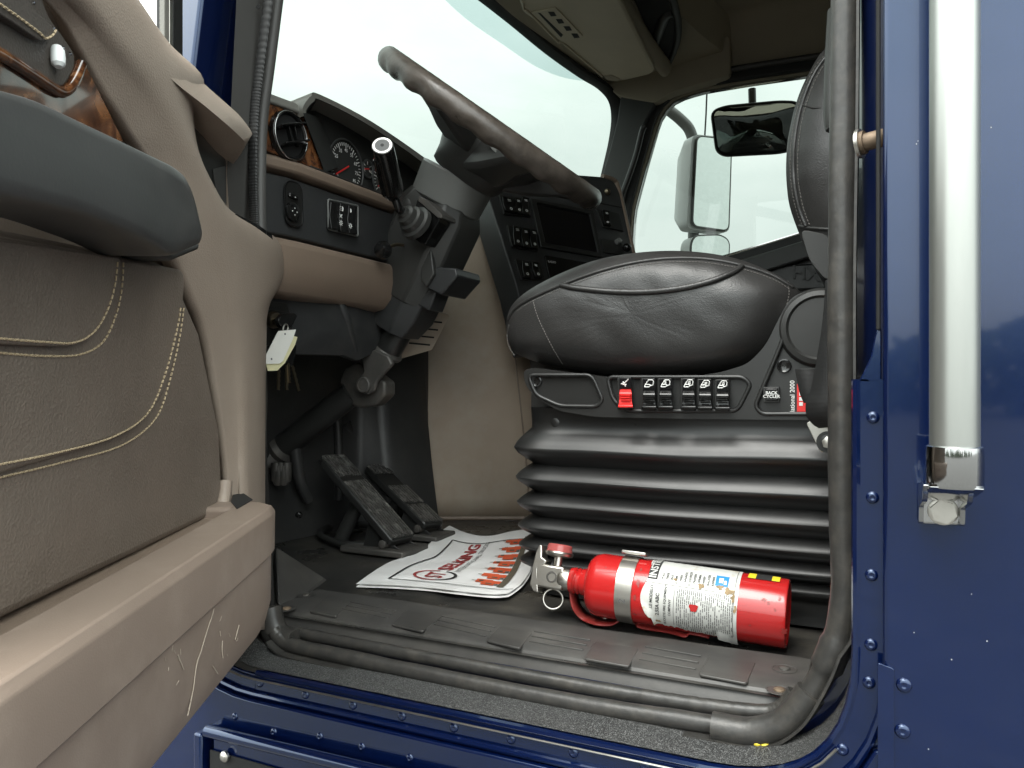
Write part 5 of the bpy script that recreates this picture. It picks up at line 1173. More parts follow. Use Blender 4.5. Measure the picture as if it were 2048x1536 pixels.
B_ = prism('back_cycler_button', rnd([onP(*q, YS + .006) for q in ((1528, 774), (1560, 774), (1560, 804), (1528, 804))], .001, 2), (0, -.009, 0), 'black', SEAT, bev=.0005)
prism('button_cap', rnd([onP(*q, YS - .003) for q in ((1531, 777), (1556, 777), (1556, 801), (1531, 801))], .001, 2), (0, -.004, 0), 'black_gloss', B_, bev=.001)
mb = MB()
for s, yy in (('BACK', 786), ('CYCLER', 793)): mb.add(*g_text(s, onP(1543, yy, YS - .0075), (1, 0, 0), (0, 0, 1), .0056, bold=.02))
mb.build('button_lettering', 'white', B_, smooth=0, fix=False)
TG = prism('maker_tag', rnd([onP(*q, YQ) for q in ((1577, 766), (1616, 766), (1616, 826), (1577, 824))], .002, 3), (0, -.0012, 0), 'black_matte', SEAT)
prism('tag_stripe', [onP(*q, YQ - .0012) for q in ((1594, 768), (1616, 768), (1616, 826), (1594, 825))], (0, -.0006, 0), 'red_plastic', TG)
text('tag_lettering', 'National 2000', onP(1585, 796, YQ - .0016), (0, 0, 1), (-1, 0, 0), .0078, 'white', TG, bold=.01)
mb = MB()
for k in range(4): mb.add(*g_box(onP(1602, 778 + k * 10, YQ - .002), (.0022, 0, 0), (0, .0002, 0), (0, 0, .0022)))
mb.build('tag_marks', 'white', TG, smooth=0)
# recliner cover disc
rc = onP(1640, 655, YS - .002); lathe('recliner_cover', rc + V((0, .02, 0)), (0, -1, 0), [(0, .050), (.016, .050), (.022, .046), (.024, .040), (.021, .037), (.022, .01)], 'black_matte', SEAT, 40)
# cushion
co = [(1011, 655), (1020, 614), (1056, 580), (1120, 546), (1200, 517), (1290, 503), (1380, 502), (1470, 516), (1545, 545), (1592, 576), (1602, 606), (1588, 650), (1550, 698), (1490, 730), (1400, 748), (1300, 754), (1200, 747), (1120, 735), (1060, 720), (1022, 698)]
C0 = resample(cr([pY(x, y, 1.055) for x, y in co], 6, True), 180); cen = sum(C0, V()) / len(C0)
FOLD = [((1172, 596), (1236, 640), (1310, 690), .0075, .011), ((1250, 598), (1300, 628), (1372, 664), .0070, .012), ((1336, 596), (1384, 620), (1440, 650), .0060, .011), ((1420, 580), (1462, 596), (1510, 622), .0065, .010), ((1130, 590), (1160, 630), (1190, 690), .0055, .010), ((1090, 620), (1130, 660), (1210, 712), .0040, .012), ((1300, 540), (1320, 556), (1332, 574), .0035, .007), ((1360, 532), (1376, 548), (1384, 566), .0035, .007), ((1420, 534), (1430, 545), (1434, 556), .003, .006), ((1470, 560), (1520, 580), (1560, 600), .005, .009), ((1220, 660), (1300, 700), (1400, 715), .0045, .014)]
FPL = []
for a_, b_, c_, h_, w_ in FOLD:
    P_ = cr([pY(*q, 1.012) for q in (a_, b_, c_)], 6); FPL.append(([(p.x, p.z) for p in P_], h_, w_ * 1.6))
def wrink(p):
    f = noise.noise(V(((p.x) * 9, p.z * 14, 2.))) * .003
    for P_, h_, w_ in FPL:
        best = 9; bi = 0
        for i_, (x_, z_) in enumerate(P_):
            d_ = math.hypot(p.x - x_, p.z - z_)
            if d_ < best: best = d_; bi = i_
        if best < w_ * 3.5:
            t_ = bi / (len(P_) - 1); tap = math.sin(math.pi * (.12 + .80 * t_)) ; below = p.z < P_[bi][1] - (0)
            f += h_ * .33 * tap * (math.exp(-(best / w_) ** 2) - .55 * math.exp(-((best - 1.6 * w_) / (.9 * w_)) ** 2) * (1 if below else .4))
    return f
secs = []
for s in (.02, .06, .12, .18, .24, .30, .36, .42, .48, .54, .60, .66, .72, .77, .82, .86, .90, .93, .96, .985, 1.0):
    y = 1.012 + .046 * s ** 5
    secs.append([V((cen.x + (p.x - cen.x) * s, y - min(1, (1.0 - s) * 12) * wrink(V((cen.x + (p.x - cen.x) * s, 0, cen.z + (p.z - cen.z) * s))), cen.z + (p.z - cen.z) * s)) for p in C0])
for y, s in ((1.09, 1.006), (1.16, 1.0), (1.27, .985), (1.38, .99), (1.45, 1.0), (1.49, .98), (1.51, .93), (1.525, .8), (1.53, .4)):
    secs.append([V((cen.x + (p.x - cen.x) * s, y, cen.z + (p.z - cen.z) * s)) for p in C0])
vs, fs = g_loft(secs); mk('cushion', vs, fs, 'seat', SEAT, 70); CB_ = bvh_of(vs, fs)
def onC(px, py, lift): 
    h = hit(CB_, px, py, lift); return h if h else pY(px, py, 1.03)
def welt(name, pts, r, lift=.0012, k=6, m='seat'): return tube(name, [onC(x, y, lift) for x, y in [(v.x, v.y) for v in cr([V((a, b, 0)) for a, b in pts], k)]], r, m, SEAT, n=8)
welt('top_welt', ((1016, 640), (1030, 618), (1064, 596), (1130, 567), (1200, 542), (1270, 525), (1340, 517), (1410, 518), (1480, 530), (1540, 549), (1586, 574)), .0026)
welt('pocket_welt', ((1122, 570), (1150, 576), (1220, 583), (1290, 584), (1360, 577), (1420, 563), (1466, 545), (1484, 532)), .0042)
def cstitch(name, pts, m='stitch_grey'):
    P = resample([onC(v.x, v.y, .0006) for v in cr([V((a, b, 0)) for a, b in pts], 12)], 600, False); L_ = sum((P[i + 1] - P[i]).length for i in range(599)); n = int(L_ / .0042); mb = MB()
    for k in range(n): i = int(k * 599 / n); j = min(599, i + max(1, int(599 * .0028 / L_))); mb.add(*g_sweep([P[i], P[j]], circ(.0005, 4)))
    mb.build(name, m, SEAT, smooth=0)
cstitch('seam_stitching', ((1066, 600), (1074, 630), (1092, 670), (1110, 704), (1126, 730)))
cstitch('seam_stitching', ((1018, 650), (1014, 670), (1018, 694), (1030, 712)))
cstitch('seam_stitching', ((1034, 622), (1064, 603), (1130, 574), (1200, 549), (1270, 532), (1340, 524), (1410, 525), (1480, 537), (1540, 556), (1580, 578)))
cstitch('seam_stitching', ((1576, 562), (1578, 590), (1570, 620), (1562, 636)))
# backrest
bo2 = [(1700, 30), (1668, 62), (1628, 112), (1594, 182), (1574, 262), (1569, 330), (1574, 396), (1590, 448), (1612, 500), (1640, 552), (1700, 590), (1800, 600), (1850, 560), (1860, 300), (1850, 60), (1790, 10)]
BK = resample(cr([pY(x, y, 1.075) for x, y in bo2], 6, True), 100); bc = sum(BK, V()) / len(BK)
secs = []
for s in (.05, .25, .45, .62, .76, .87, .94, .98, 1.0):
    y = 1.04 + .055 * s ** 3
    secs.append([V((bc.x + (p.x - bc.x) * s, y - .003 * noise.noise(V((p.x * 12, p.z * 40 * s, s))), bc.z + (p.z - bc.z) * s)) for p in BK])
for y, s in ((1.14, 1.0), (1.27, .97), (1.40, 1.0), (1.46, .97), (1.49, .85), (1.50, .4)): secs.append([V((bc.x + (p.x - bc.x) * s, y, bc.z + (p.z - bc.z) * s)) for p in BK])
vs, fs = g_loft(secs); mk('backrest', vs, fs, 'seat', SEAT, 70); BB_ = bvh_of(vs, fs)
def onB_(px, py, l): h = hit(BB_, px, py, l); return h if h else pY(px, py, 1.06)
bw = cr([V((a, b, 0)) for a, b in ((1664, 100), (1630, 146), (1604, 210), (1590, 280), (1588, 350), (1597, 410), (1612, 452))], 6)
tube('backrest_welt', [onB_(v.x, v.y, .0008) for v in bw], .0030, 'seat', SEAT, n=8)
for dx_ in (-7, 8):
    P = resample([onB_(v.x + dx_, v.y, .0005) for v in bw], 400, False); L_ = sum((P[i + 1] - P[i]).length for i in range(399)); n = int(L_ / .0046); mb = MB()
    for k in range(n): i = int(k * 399 / n); j = min(399, i + max(1, int(399 * .003 / L_))); mb.add(*g_sweep([P[i], P[j]], circ(.0006, 4)))
    mb.build('backrest_stitching', 'stitch_grey', SEAT, smooth=0)
tube('backrest_seam', [onB_(x, y, .0006) for x, y in ((1598, 452), (1620, 456), (1650, 458), (1680, 460))], .0022, 'seat', SEAT, n=6)
tube('backrest_seam', [onB_(x, y, .0006) for x, y in ((1604, 210), (1626, 216), (1660, 216))], .0016, 'seat', SEAT, n=6)
prism('side_bolster_cover', rnd([pY(*q, 1.036) for q in ((1600, 458), (1660, 470), (1660, 560), (1648, 556), (1618, 520))], .01, 3), (0, .05, 0), 'black_matte', SEAT, bev=.01, seg=3)
# folded arm pad edge beside the backrest
tube('arm_pad', [pY(x, y, .99) for x, y in ((1680, 20), (1674, 130), (1672, 220), (1676, 256))], .014, 'column', SEAT, n=12, k=4)

# ================================================================ seat belt
BELT = thing('seat_belt', 'black seat belt webbing twisted beside the seat with steel anchor', 'seat belt', pY(1650, 880, 1.0))
def strip(name, L_, R_, m, th=.0018):
    A_, B_ = cr(L_, 6), cr(R_, 6); n = len(A_)
    o = mk(name, A_ + B_, [(i, i + 1, n + i + 1, n + i) for i in range(n - 1)], m, BELT, 60); solid(o, th, 0); return o
strip('webbing', [pY(*q, y) for q, y in (((1652, 560), .965), ((1646, 640), .965), ((1634, 720), .97), ((1622, 780), .975), ((1612, 808), .98), ((1616, 836), .985), ((1636, 856), .99))], [pY(*q, y) for q, y in (((1690, 560), .950), ((1688, 640), .950), ((1686, 720), .95), ((1684, 780), .955), ((1682, 810), .96), ((1680, 830), .965), ((1676, 852), .97))], 'webbing')
strip('folded_flap', [pY(*q, y) for q, y in (((1590, 738), .985), ((1594, 760), .985), ((1600, 786), .984), ((1608, 806), .982))], [pY(*q, y) for q, y in (((1636, 736), .98), ((1634, 760), .978), ((1628, 786), .978), ((1616, 806), .98))], 'webbing')
prism('anchor_plate', rnd([pY(*q, .988) for q in ((1612, 846), (1630, 838), (1662, 856), (1668, 905), (1640, 904))], .003, 3), (0, .004, 0), 'steel', BELT, bev=.0008)
lathe('anchor_washer', pY(1656, 884, .986), (0, -1, 0), [(0, .013), (.003, .013), (.003, .009), (.005, .009), (.006, .004)], 'black', BELT, 20)
lathe('anchor_bolt', pY(1657, 885, .983), (0, -1, 0), [(0, .0075), (.003, .0075), (.004, .005)], 'steel', BELT, 6)
# ================================================================ fire extinguisher
E0 = pN(1180, 1166, 1.018); E1 = pN(1577, 1226, .916); EX = (E1 - E0).normalized(); EL = (E1 - E0).length; ER = .0405
E0.z = max(E0.z, ZF + ER + .008); E1.z = ZF + ER + .001; EX = (E1 - E0).normalized(); EL = (E1 - E0).length
tocam = (CAM - (E0 + E1) / 2); EF = (tocam - EX * tocam.dot(EX)).normalized(); EU = EX.cross(EF).normalized()
if EU.z < 0: EU = -EU
EXT = thing('fire_extinguisher', 'red fire extinguisher lying on the floor beside the seat', 'extinguisher', (E0.x, E0.y, ZF))
def ep(t, phi, r=ER): return E0 + EX * t + (EF * math.cos(phi) + EU * math.sin(phi)) * r
lathe('cylinder', E0, EX, [(-.002, .015), (.0, .026), (.003, .0335), (.009, .0385), (.017, ER), (EL - .004, ER), (EL - .001, ER - .0005), (EL, ER - .002), (EL - .002, ER - .004), (EL - .012, .018), (EL - .014, .002)], 'red', EXT, 72, smooth=40)
lathe('neck', E0 - EX * .026, EX, [(0, .0165), (.006, .0175), (.008, .0155), (.011, .0175), (.014, .0155), (.017, .0175), (.028, .0185)], 'red', EXT, 28)
def band_ring(t0, t1, r0, m, name, th=.0014):
    vs = []; fs = []; n = 72
    for t, r in ((t0, r0), (t0, r0 + th), (t1, r0 + th), (t1, r0)): vs += [ep(t, 2 * math.pi * k / n, r) for k in range(n)]
    for i in range(3): fs += [(i * n + k, i * n + (k + 1) % n, (i + 1) * n + (k + 1) % n, (i + 1) * n + k) for k in range(n)]
    return mk(name, vs, fs, m, EXT, 40)
def tx(px, py):
    """axial station and angle of a pixel on the cylinder"""
    d = dr(px, py); A_ = CAM - E0; dd = d - EX * d.dot(EX); aa = A_ - EX * A_.dot(EX)
    a_, b_, c_ = dd.dot(dd), 2 * dd.dot(aa), aa.dot(aa) - ER * ER; D_ = max(0, b_ * b_ - 4 * a_ * c_); t = (-b_ - math.sqrt(D_)) / (2 * a_); p = CAM + d * t - E0
    return p.dot(EX), math.atan2(p.dot(EU), p.dot(EF))
ts = tx(1247, 1170)[0]; band_ring(ts - .0105, ts + .0105, ER + .0004, 'steel', 'strap')
c = ep(ts + .002, 1.40, ER + .006); mk('strap_clamp', *g_box(c, EX * .016, EU.cross(EX).normalized() * .009, EU * .0022), 'steel', EXT, 30, .001)
text('strap_stamp', '2', ep(ts, -.38, ER + .0021), (EU * math.cos(-.38) + EF * math.sin(.38)), -EX, .012, 'ink_grey', EXT)
# label with torn lower edge
ta, pa = tx(1299, 1175); tb, pb_ = tx(1473, 1200); LA, LB = tx(1288, 1210)[0], tx(1474, 1215)[0]
N1, N2 = 46, 26; ph_top = 1.75; low = []
rl_ = random.Random(11)
for i in range(N1 + 1):
    f = i / N1; base_ = -.72 if f < .1 else (-.98 - .34 * f); low.append(base_ + rl_.uniform(-.05, .05) * (1 if f < .96 else 0) - (.16 if f > .93 else 0))
low[0] = -.50; low[1] = -.62
vs = []; fs = []
for i in range(N1 + 1):
    f = i / N1; t = LA + (LB - LA) * f
    for j in range(N2 + 1):
        g_ = j / N2; phi = low[i] + (ph_top - low[i]) * g_; dt = (.006 * (1 - g_) * math.sin(g_ * 9) if i == 0 else 0); lift = .0006 + (.004 * (1 - g_ / .12) if g_ < .12 and (f > .8 or f < .12) else 0)
        vs.append(ep(t - dt, phi, ER + lift))
for i in range(N1):
    for j in range(N2): fs.append((i * (N2 + 1) + j, (i + 1) * (N2 + 1) + j, (i + 1) * (N2 + 1) + j + 1, i * (N2 + 1) + j + 1))
LAB = mk('label', vs, fs, 'label', EXT, 60)
def lab_text(mb, s, t, phi, size, align='LEFT', bold=0., sp=1.):
    vs, fs = g_text(s, (0, 0, 0), (1, 0, 0), (0, 1, 0), size, align, 0., bold, sp); mb.add([ep(t - v.y, phi + v.x / ER, ER + .0011) for v in vs], fs)
def lab_rect(mb, t0, t1, p0, p1, r=ER + .0009, n=8):
    vs = []; fs = []
    for j in range(n + 1): vs += [ep(t0, p0 + (p1 - p0) * j / n, r), ep(t1, p0 + (p1 - p0) * j / n, r)]
    mb.add(vs, [(2 * j, 2 * j + 1, 2 * j + 3, 2 * j + 2) for j in range(n)])
t1_, _p = tx(1310, 1140); phm = tx(1380, 1172)[1]
mb = MB(); lab_rect(mb, t1_ - .006, t1_ + .006, tx(1304, 1158)[1], 1.6); mb.build('label_heading_box', 'ink', LAB, smooth=0, fix=False)
mb = MB(); vs, fs = g_text('INSTRUCTIONS', (0, 0, 0), (1, 0, 0), (0, 1, 0), .0125, 'LEFT', 0, .02); mb.add([ep(t1_ - v.y, tx(1304, 1156)[1] + v.x / ER, ER + .0014) for v in vs], fs); mb.build('label_heading', 'label', LAB, smooth=0, fix=False)
mb = MB(); L0 = tx(1326, 1158)[0]; L9 = tx(1425, 1175)[0]
lines = [('1) PULL', 0), ('TIRER', 1), ('JALE', 2), ('2) AIM', 3), ('VISER', 4), ('APUNTE', 5), ('3) SQUEEZE', 6), ('PRESSER', 7), ('OPRIMA', 8), ('4) SWEEP', 9), ('BALAYER', 10), ('BARRER', 11)]
for s, k in lines: lab_text(mb, s, L0 + (L9 - L0) * k / 11, phm - .02 + (0 if ')' in s else .10), .0040, bold=.012)
tm = tx(1303, 1215)[0]
lab_text(mb, 'MODELE MODELO', tm - .001, -.80, .0050, bold=.015); lab_text(mb, '2.5SA ABC', tm + .007, -.66, .0060, bold=.025)
lab_text(mb, 'BUCKEYE FIRE EQUIPMENT', tm + .016, -.96, .0042, bold=.01); lab_text(mb, 'COMPANY', tm + .022, -.62, .0042, bold=.01)
mb.build('label_lettering', 'ink', LAB, smooth=0, fix=False)
mb = MB(); rl_ = random.Random(4); t = tm + .030
while t < LB - .006:
    p = phm - .12
    while p > low[int((t - LA) / (LB - LA) * N1)] + .10:
        w = rl_.uniform(.03, .16)
        if rl_.random() < .86: lab_rect(mb, t, t + .0010, max(p - w, -1.25), p, ER + .0010, 2)
        p -= w + .02
    t += .0024
mb.build('label_small_print', 'ink_grey', LAB, smooth=0, fix=False)
mb = MB(); lab_rect(mb, t1_ - .008, LB - .004, phm - .075, phm - .060); lab_rect(mb, LB - .0046, LB - .0040, -1.05, 1.5, n=16); lab_rect(mb, tm + .0265, tm + .027, -.95, phm - .1); mb.build('label_rules', 'ink', LAB, smooth=0, fix=False)
tbx, pbx = tx(1447, 1165); mb = MB(); lab_rect(mb, tbx - .009, tbx + .006, pbx - .16, pbx + .22, ER + .0012); mb.build('label_blue_box', 'ink_blue', LAB, smooth=0, fix=False)
mb = MB(); lab_rect(mb, tbx - .005, tbx + .000, pbx - .06, pbx + .12, ER + .0015, 3); lab_rect(mb, tbx + .001, tbx + .004, pbx - .1, pbx + .04, ER + .0015, 3); mb.build('label_blue_box_marks', 'white', LAB, smooth=0, fix=False)
mb = MB(); tr_, pr_ = tx(1387, 1216); q = [ep(tr_ + .005 * math.cos(a) * (1 + .3 * math.sin(3 * a)), pr_ + .14 * math.sin(a) * (1 + .3 * math.cos(2 * a)), ER + .0015) for a in [k * .5 for k in range(12)]]; mb.add(q, [tuple(range(12))]); mb.build('torn_spot', 'red', LAB, smooth=0, fix=False)
# stains on the label, chips and scuffs on the enamel
def blob(mb, px, py, rt, rp_, seed, lift):
    r_ = random.Random(seed); t_, p_ = tx(px, py); n_ = 14; q_ = []
    for k in range(n_):
        a = 2 * math.pi * k / n_; f = r_.uniform(.45, 1.15); q_.append(ep(t_ + math.cos(a) * rt * f, p_ + math.sin(a) * rp_ * f, ER + lift))
    mb.add(q_, [tuple(range(n_))])
mb = MB()
for k, (x, y, a, b) in enumerate(((1402, 1173, .004, .10), (1440, 1176, .005, .09), (1458, 1184, .006, .13), (1466, 1196, .003, .16), (1352, 1160, .003, .06), (1470, 1220, .002, .12), (1300, 1232, .004, .08), (1316, 1240, .005, .06))): blob(mb, x, y, a, b, k, .0013)
mb.build('label_stains', 'stain', LAB, smooth=0, fix=False)
mb = MB()
for k, (x, y, a, b) in enumerate(((1276, 1166, .003, .14), (1270, 1195, .002, .10), (1282, 1140, .002, .08), (1528, 1200, .003, .06), (1537, 1206, .002, .05), (1560, 1198, .002, .07), (1550, 1220, .0015, .04), (1270, 1228, .003, .05), (1500, 1250, .002, .03), (1568, 1262, .004, .10), (1212, 1135, .001, .03))): blob(mb, x, y, a, b, 50 + k, .0004)
mb.build('enamel_scuffs', 'red_dk', EXT, smooth=0, fix=False)
# yellow sticker at the base end
ty_, py_ = tx(1530, 1152); py_ -= .22; mb = MB(); lab_rect(mb, ty_ - .018, ty_ + .018, py_ - .16, py_ + .5, ER + .0006); s_ = mb.build('warning_sticker', 'yellow', EXT, smooth=0, fix=False)
mb = MB(); lab_rect(mb, ty_ - .009, ty_ + .009, py_ - .17, py_ + .45, ER + .0010); lab_rect(mb, ty_ - .0195, ty_ + .0195, py_ - .175, py_ - .155, ER + .0008); mb.build('sticker_print', 'ink', s_, smooth=0, fix=False)
# bracket: red strip bent under the bottle, with wire feet
def onFl(px, py, z=ZF + .002): return pZ(px, py, z)
br = [pN(1143, 1150, 1.035), pN(1144, 1185, 1.033), pN(1150, 1215, 1.03), pN(1168, 1236, 1.03)]
br = br + [onFl(1195, 1246, ZF + .003), onFl(1225, 1247, ZF + .003), onFl(1240, 1240, ZF + .008), onFl(1262, 1238, ZF + .010), onFl(1275, 1244, ZF + .008), onFl(1282, 1252, ZF + .003), onFl(1340, 1262, ZF + .003), onFl(1372, 1270, ZF + .003), onFl(1382, 1264, ZF + .006), onFl(1420, 1272, ZF + .003)]
bw_ = (EF * -1 + EU * 0).normalized(); bw_ = V((-EX.y, EX.x, 0)).normalized()
if bw_.y < 0: bw_ = -bw_
br = [p + bw_ * .006 for p in cr(br, 5)]
vs = []; 
for p in br: vs += [p - bw_ * .014, p + bw_ * .014]
o = mk('bracket', vs, [(2 * i, 2 * i + 2, 2 * i + 3, 2 * i + 1) for i in range(len(br) - 1)], 'red_dk', EXT, 50); solid(o, .002, 0)
for x, y in ((1210, 1236), (1365, 1259)):
    p = onFl(x, y, ZF + .006); tube('bracket_bolt', [p, p + V((0, 0, .012))], .0042, 'steel', EXT, n=10)
# valve head, lever, gauge, pin ring
NV = E0 - EX * .026
VB = lathe('valve_collar', NV - EX * .016, EX, [(0, .013), (.003, .015), (.014, .015), (.017, .013)], 'steel', EXT, 20)
hv = NV - EX * .028
mk('valve_body', *g_box(hv, EX * .020, EU * .0155, EF * .012), 'steel', EXT, 30, .003)
lathe('valve_hole', hv + EF * .0115 + EX * .004, EF, [(0, .0075), (.0015, .0075), (.0016, .0055), (.0002, .005)], 'metal_dk', EXT, 18)
lv = [hv - EX * .020 + EU * .040, hv - EX * .024 + EU * .030, hv - EX * .026 + EU * .010, hv - EX * .026 - EU * .014, hv - EX * .020 - EU * .022, hv - EX * .012 - EU * .023, hv - EX * .014 - EU * .014, hv - EX * .018 + EU * .008, hv - EX * .010 + EU * .014, hv - EX * .006 + EU * .020, hv - EX * .014 + EU * .024, hv - EX * .016 + EU * .040]
prism('lever', [p - EF * .012 for p in lv], EF * .024, 'steel', EXT, bev=.0015)
gs = hv + EX * .006 + EU * .014
tube('gauge_stem', [gs, gs + EU * .014], .006, 'steel', EXT, n=12)
lathe('gauge_body', gs + EU * .013, EU, [(0, .010), (.002, .018), (.005, .0195), (.007, .019)], 'steel', EXT, 28)
lathe('gauge_lens', gs + EU * .0195, EU, [(0, .0178), (.004, .0172), (.009, .0168), (.0105, .0155), (.011, .004)], 'clear_red', EXT, 28)
pc_ = pN(1106, 1198, 1.045); prn = (CAM - pc_).normalized(); pu = EX; pu = (EX - prn * EX.dot(prn)).normalized(); pv = prn.cross(pu)
tube('pull_pin_ring', [pc_ + (pu * math.cos(2 * math.pi * k / 28) + pv * math.sin(2 * math.pi * k / 28)) * .0132 for k in range(28)], .0018, 'steel', EXT, n=8, closed=True)
tube('pin_link', [pc_ + V((0, 0, .013)), hv - EU * .012], .0013, 'steel', EXT, n=6)
nz_ = hv + EX * .03 - EF * .02 + EU * .012
tube('hose_stub', [hv - EF * .012, hv - EF * .03 + EX * .01, nz_ - EF * .02], .008, 'black', EXT, n=10, k=3)

# ================================================================ paper floor mat on the floor
PM = thing('paper_mat', 'crumpled white printed paper floor mat lying before the seat', 'paper mat', pZ(880, 1120, ZF))
cb_ = [(712, 1168), (790, 1171), (860, 1176), (930, 1184), (985, 1189), (1016, 1187)]
cl_ = [(712, 1168), (742, 1146), (775, 1126), (806, 1115), (836, 1106), (862, 1084), (880, 1064), (899, 1051)]
ct_ = [(899, 1051), (925, 1063), (955, 1071), (985, 1071), (1020, 1063), (1050, 1059), (1085, 1058)]
cr_ = [(1016, 1187), (1040, 1170), (1058, 1146), (1066, 1122), (1074, 1090), (1085, 1058)]
def curve2(pts, n): return [(v.x, v.y) for v in resample(cr([V((a, b, 0)) for a, b in pts], 8), n, False)]
NP = 61; cb2, ct2, cl2, cr2 = curve2(cb_, NP), curve2(ct_, NP), curve2(cl_, NP), curve2(cr_, NP)
def samp(c, t):
    f = max(0, min(NP - 1.001, t * (NP - 1))); i = int(f); k = f - i; return (c[i][0] * (1 - k) + c[i + 1][0] * k, c[i][1] * (1 - k) + c[i + 1][1] * k)
def coons(u, v):
    B, T, L_, R_ = samp(cb2, u), samp(ct2, u), samp(cl2, v), samp(cr2, v)
    c00, c10, c01, c11 = cb_[0], cb_[-1], ct_[0], ct_[-1]; out_ = []
    for k in (0, 1): out_.append((1 - v) * B[k] + v * T[k] + (1 - u) * L_[k] + u * R_[k] - ((1 - u) * (1 - v) * c00[k] + u * (1 - v) * c10[k] + (1 - u) * v * c01[k] + u * v * c11[k]))
    return out_
def pap(u, v, lift=0.):
    h = .002 + .0055 * max(0, noise.noise(V((u * 2.2, v * 3.1, 4)))) + .004 * math.exp(-((v - .98) / .12) ** 2) + .003 * math.exp(-((u - 1) / .15) ** 2) * (1 - v) + .0022 * noise.noise(V((u * 9, v * 9, 1)))
    x, y = coons(u, v); return pZ(x, y, ZF + max(h, .0012)) + V((0, 0, lift))
G = 36
vs = [pap(i / G, j / G) for j in range(G + 1) for i in range(G + 1)]; fs = [(j * (G + 1) + i, j * (G + 1) + i + 1, (j + 1) * (G + 1) + i + 1, (j + 1) * (G + 1) + i) for j in range(G) for i in range(G)]
mk('sheet', vs, fs, 'paper', PM, 80)
vs2 = [V((p.x, p.y, max(p.z - .003, ZF - .002))) + V((.004, -.006, 0)) for p in vs]; mk('under_sheet', vs2, fs, 'paper', PM, 80)
def maptext(mb, s, f, bold=0.):
    tv, tf = g_text(s, (0, 0, 0), (1, 0, 0), (0, 1, 0), 1., 'LEFT', 0, bold); xs = [v.x for v in tv]; ys = [v.y for v in tv]; x0_, x1_, y0_, y1_ = min(xs), max(xs), min(ys), max(ys)
    mb.add([f((v.x - x0_) / (x1_ - x0_), (v.y - y0_) / (y1_ - y0_)) for v in tv], tf)
LFT = .0014
mb = MB(); maptext(mb, 'SELKING', lambda a, b: pap(.455 - .11 * b, .345 + .50 * a, LFT), .03); mb.build('print_red', 'ink_red', PM, smooth=0, fix=False)
mb = MB(); maptext(mb, 'INTERNATIONAL TRUCKS', lambda a, b: pap(.525 - .042 * b, .33 + .54 * a, LFT)); mb.build('print_grey', 'ink_grey', PM, smooth=0, fix=False)
def ploop(mb, pts, w, n=14):
    for (a, b) in zip(pts[:-1], pts[1:]):
        for k in range(n):
            p = [a[0] + (b[0] - a[0]) * k / n, a[1] + (b[1] - a[1]) * k / n]; q = [a[0] + (b[0] - a[0]) * (k + 1) / n, a[1] + (b[1] - a[1]) * (k + 1) / n]
            dx_, dy_ = q[0] - p[0], q[1] - p[1]; l_ = math.hypot(dx_, dy_); nx, ny = -dy_ / l_ * w, dx_ / l_ * w * .55
            mb.add([pap(p[0] + nx, p[1] + ny, LFT), pap(q[0] + nx, q[1] + ny, LFT), pap(q[0] - nx, q[1] - ny, LFT), pap(p[0] - nx, p[1] - ny, LFT)], [(0, 1, 2, 3)])
mb = MB(); ploop(mb, [(.99, .10), (.16, .10), (.16, .86), (.99, .86)], .007, 24); mb.build('print_border', 'ink', PM, smooth=0, fix=False)
cu, cv = .40, .235
mb = MB(); ploop(mb, [(cu - .135 * math.cos(a), cv + .085 * math.sin(a)) for a in [-1.9 + 3.4 * k / 16 for k in range(17)]], .011, 1); mb.build('logo_ring', 'ink_red', PM, smooth=0, fix=False)
mb = MB(); ploop(mb, [(cu + .135 * math.cos(a), cv + .085 * math.sin(a)) for a in [-1.3 + 2.6 * k / 14 for k in range(15)]], .011, 1); mb.build('logo_ring_dark', 'ink', PM, smooth=0, fix=False)
mb = MB(); maptext(mb, 'ST', lambda a, b: pap(cu + .06 - .12 * b, cv - .045 + .10 * a, LFT), .02); mb.build('logo_letters', 'ink_red', PM, smooth=0, fix=False)
mo, mbn, mg = MB(), MB(), MB()
def pq(mb, u0, u1, v0, v1, l=LFT): mb.add([pap(u0, v0, l), pap(u1, v0, l), pap(u1, v1, l), pap(u0, v1, l)], [(0, 1, 2, 3)])
rl_ = random.Random(9)
for k in range(7):
    v = .16 + k * .105; s = 1 - k * .04
    pq(mo, .74, .83, v, v + .05 * s); pq(mo, .69, .80, v + .035, v + .085 * s); pq(mo, .80, .86, v + .03, v + .075); pq(mbn, .77, .81, v + .012, v + .03, LFT + .0004); pq(mbn, .71, .74, v + .05, v + .07, LFT + .0004); pq(mg, .83, .855, v + .005, v + .025, LFT + .0004); pq(mbn, .66, .70, v + .055, v + .062, LFT)
for k in range(16): v = .14 + k * .047; pq(mbn, .86, .905, v, v + .047)
mo.build('print_trucks', 'ink_orange', PM, smooth=0, fix=False); mbn.build('print_road', 'ink_brown', PM, smooth=0, fix=False); mg.build('print_lamps', 'ink_grey', PM, smooth=0, fix=False)

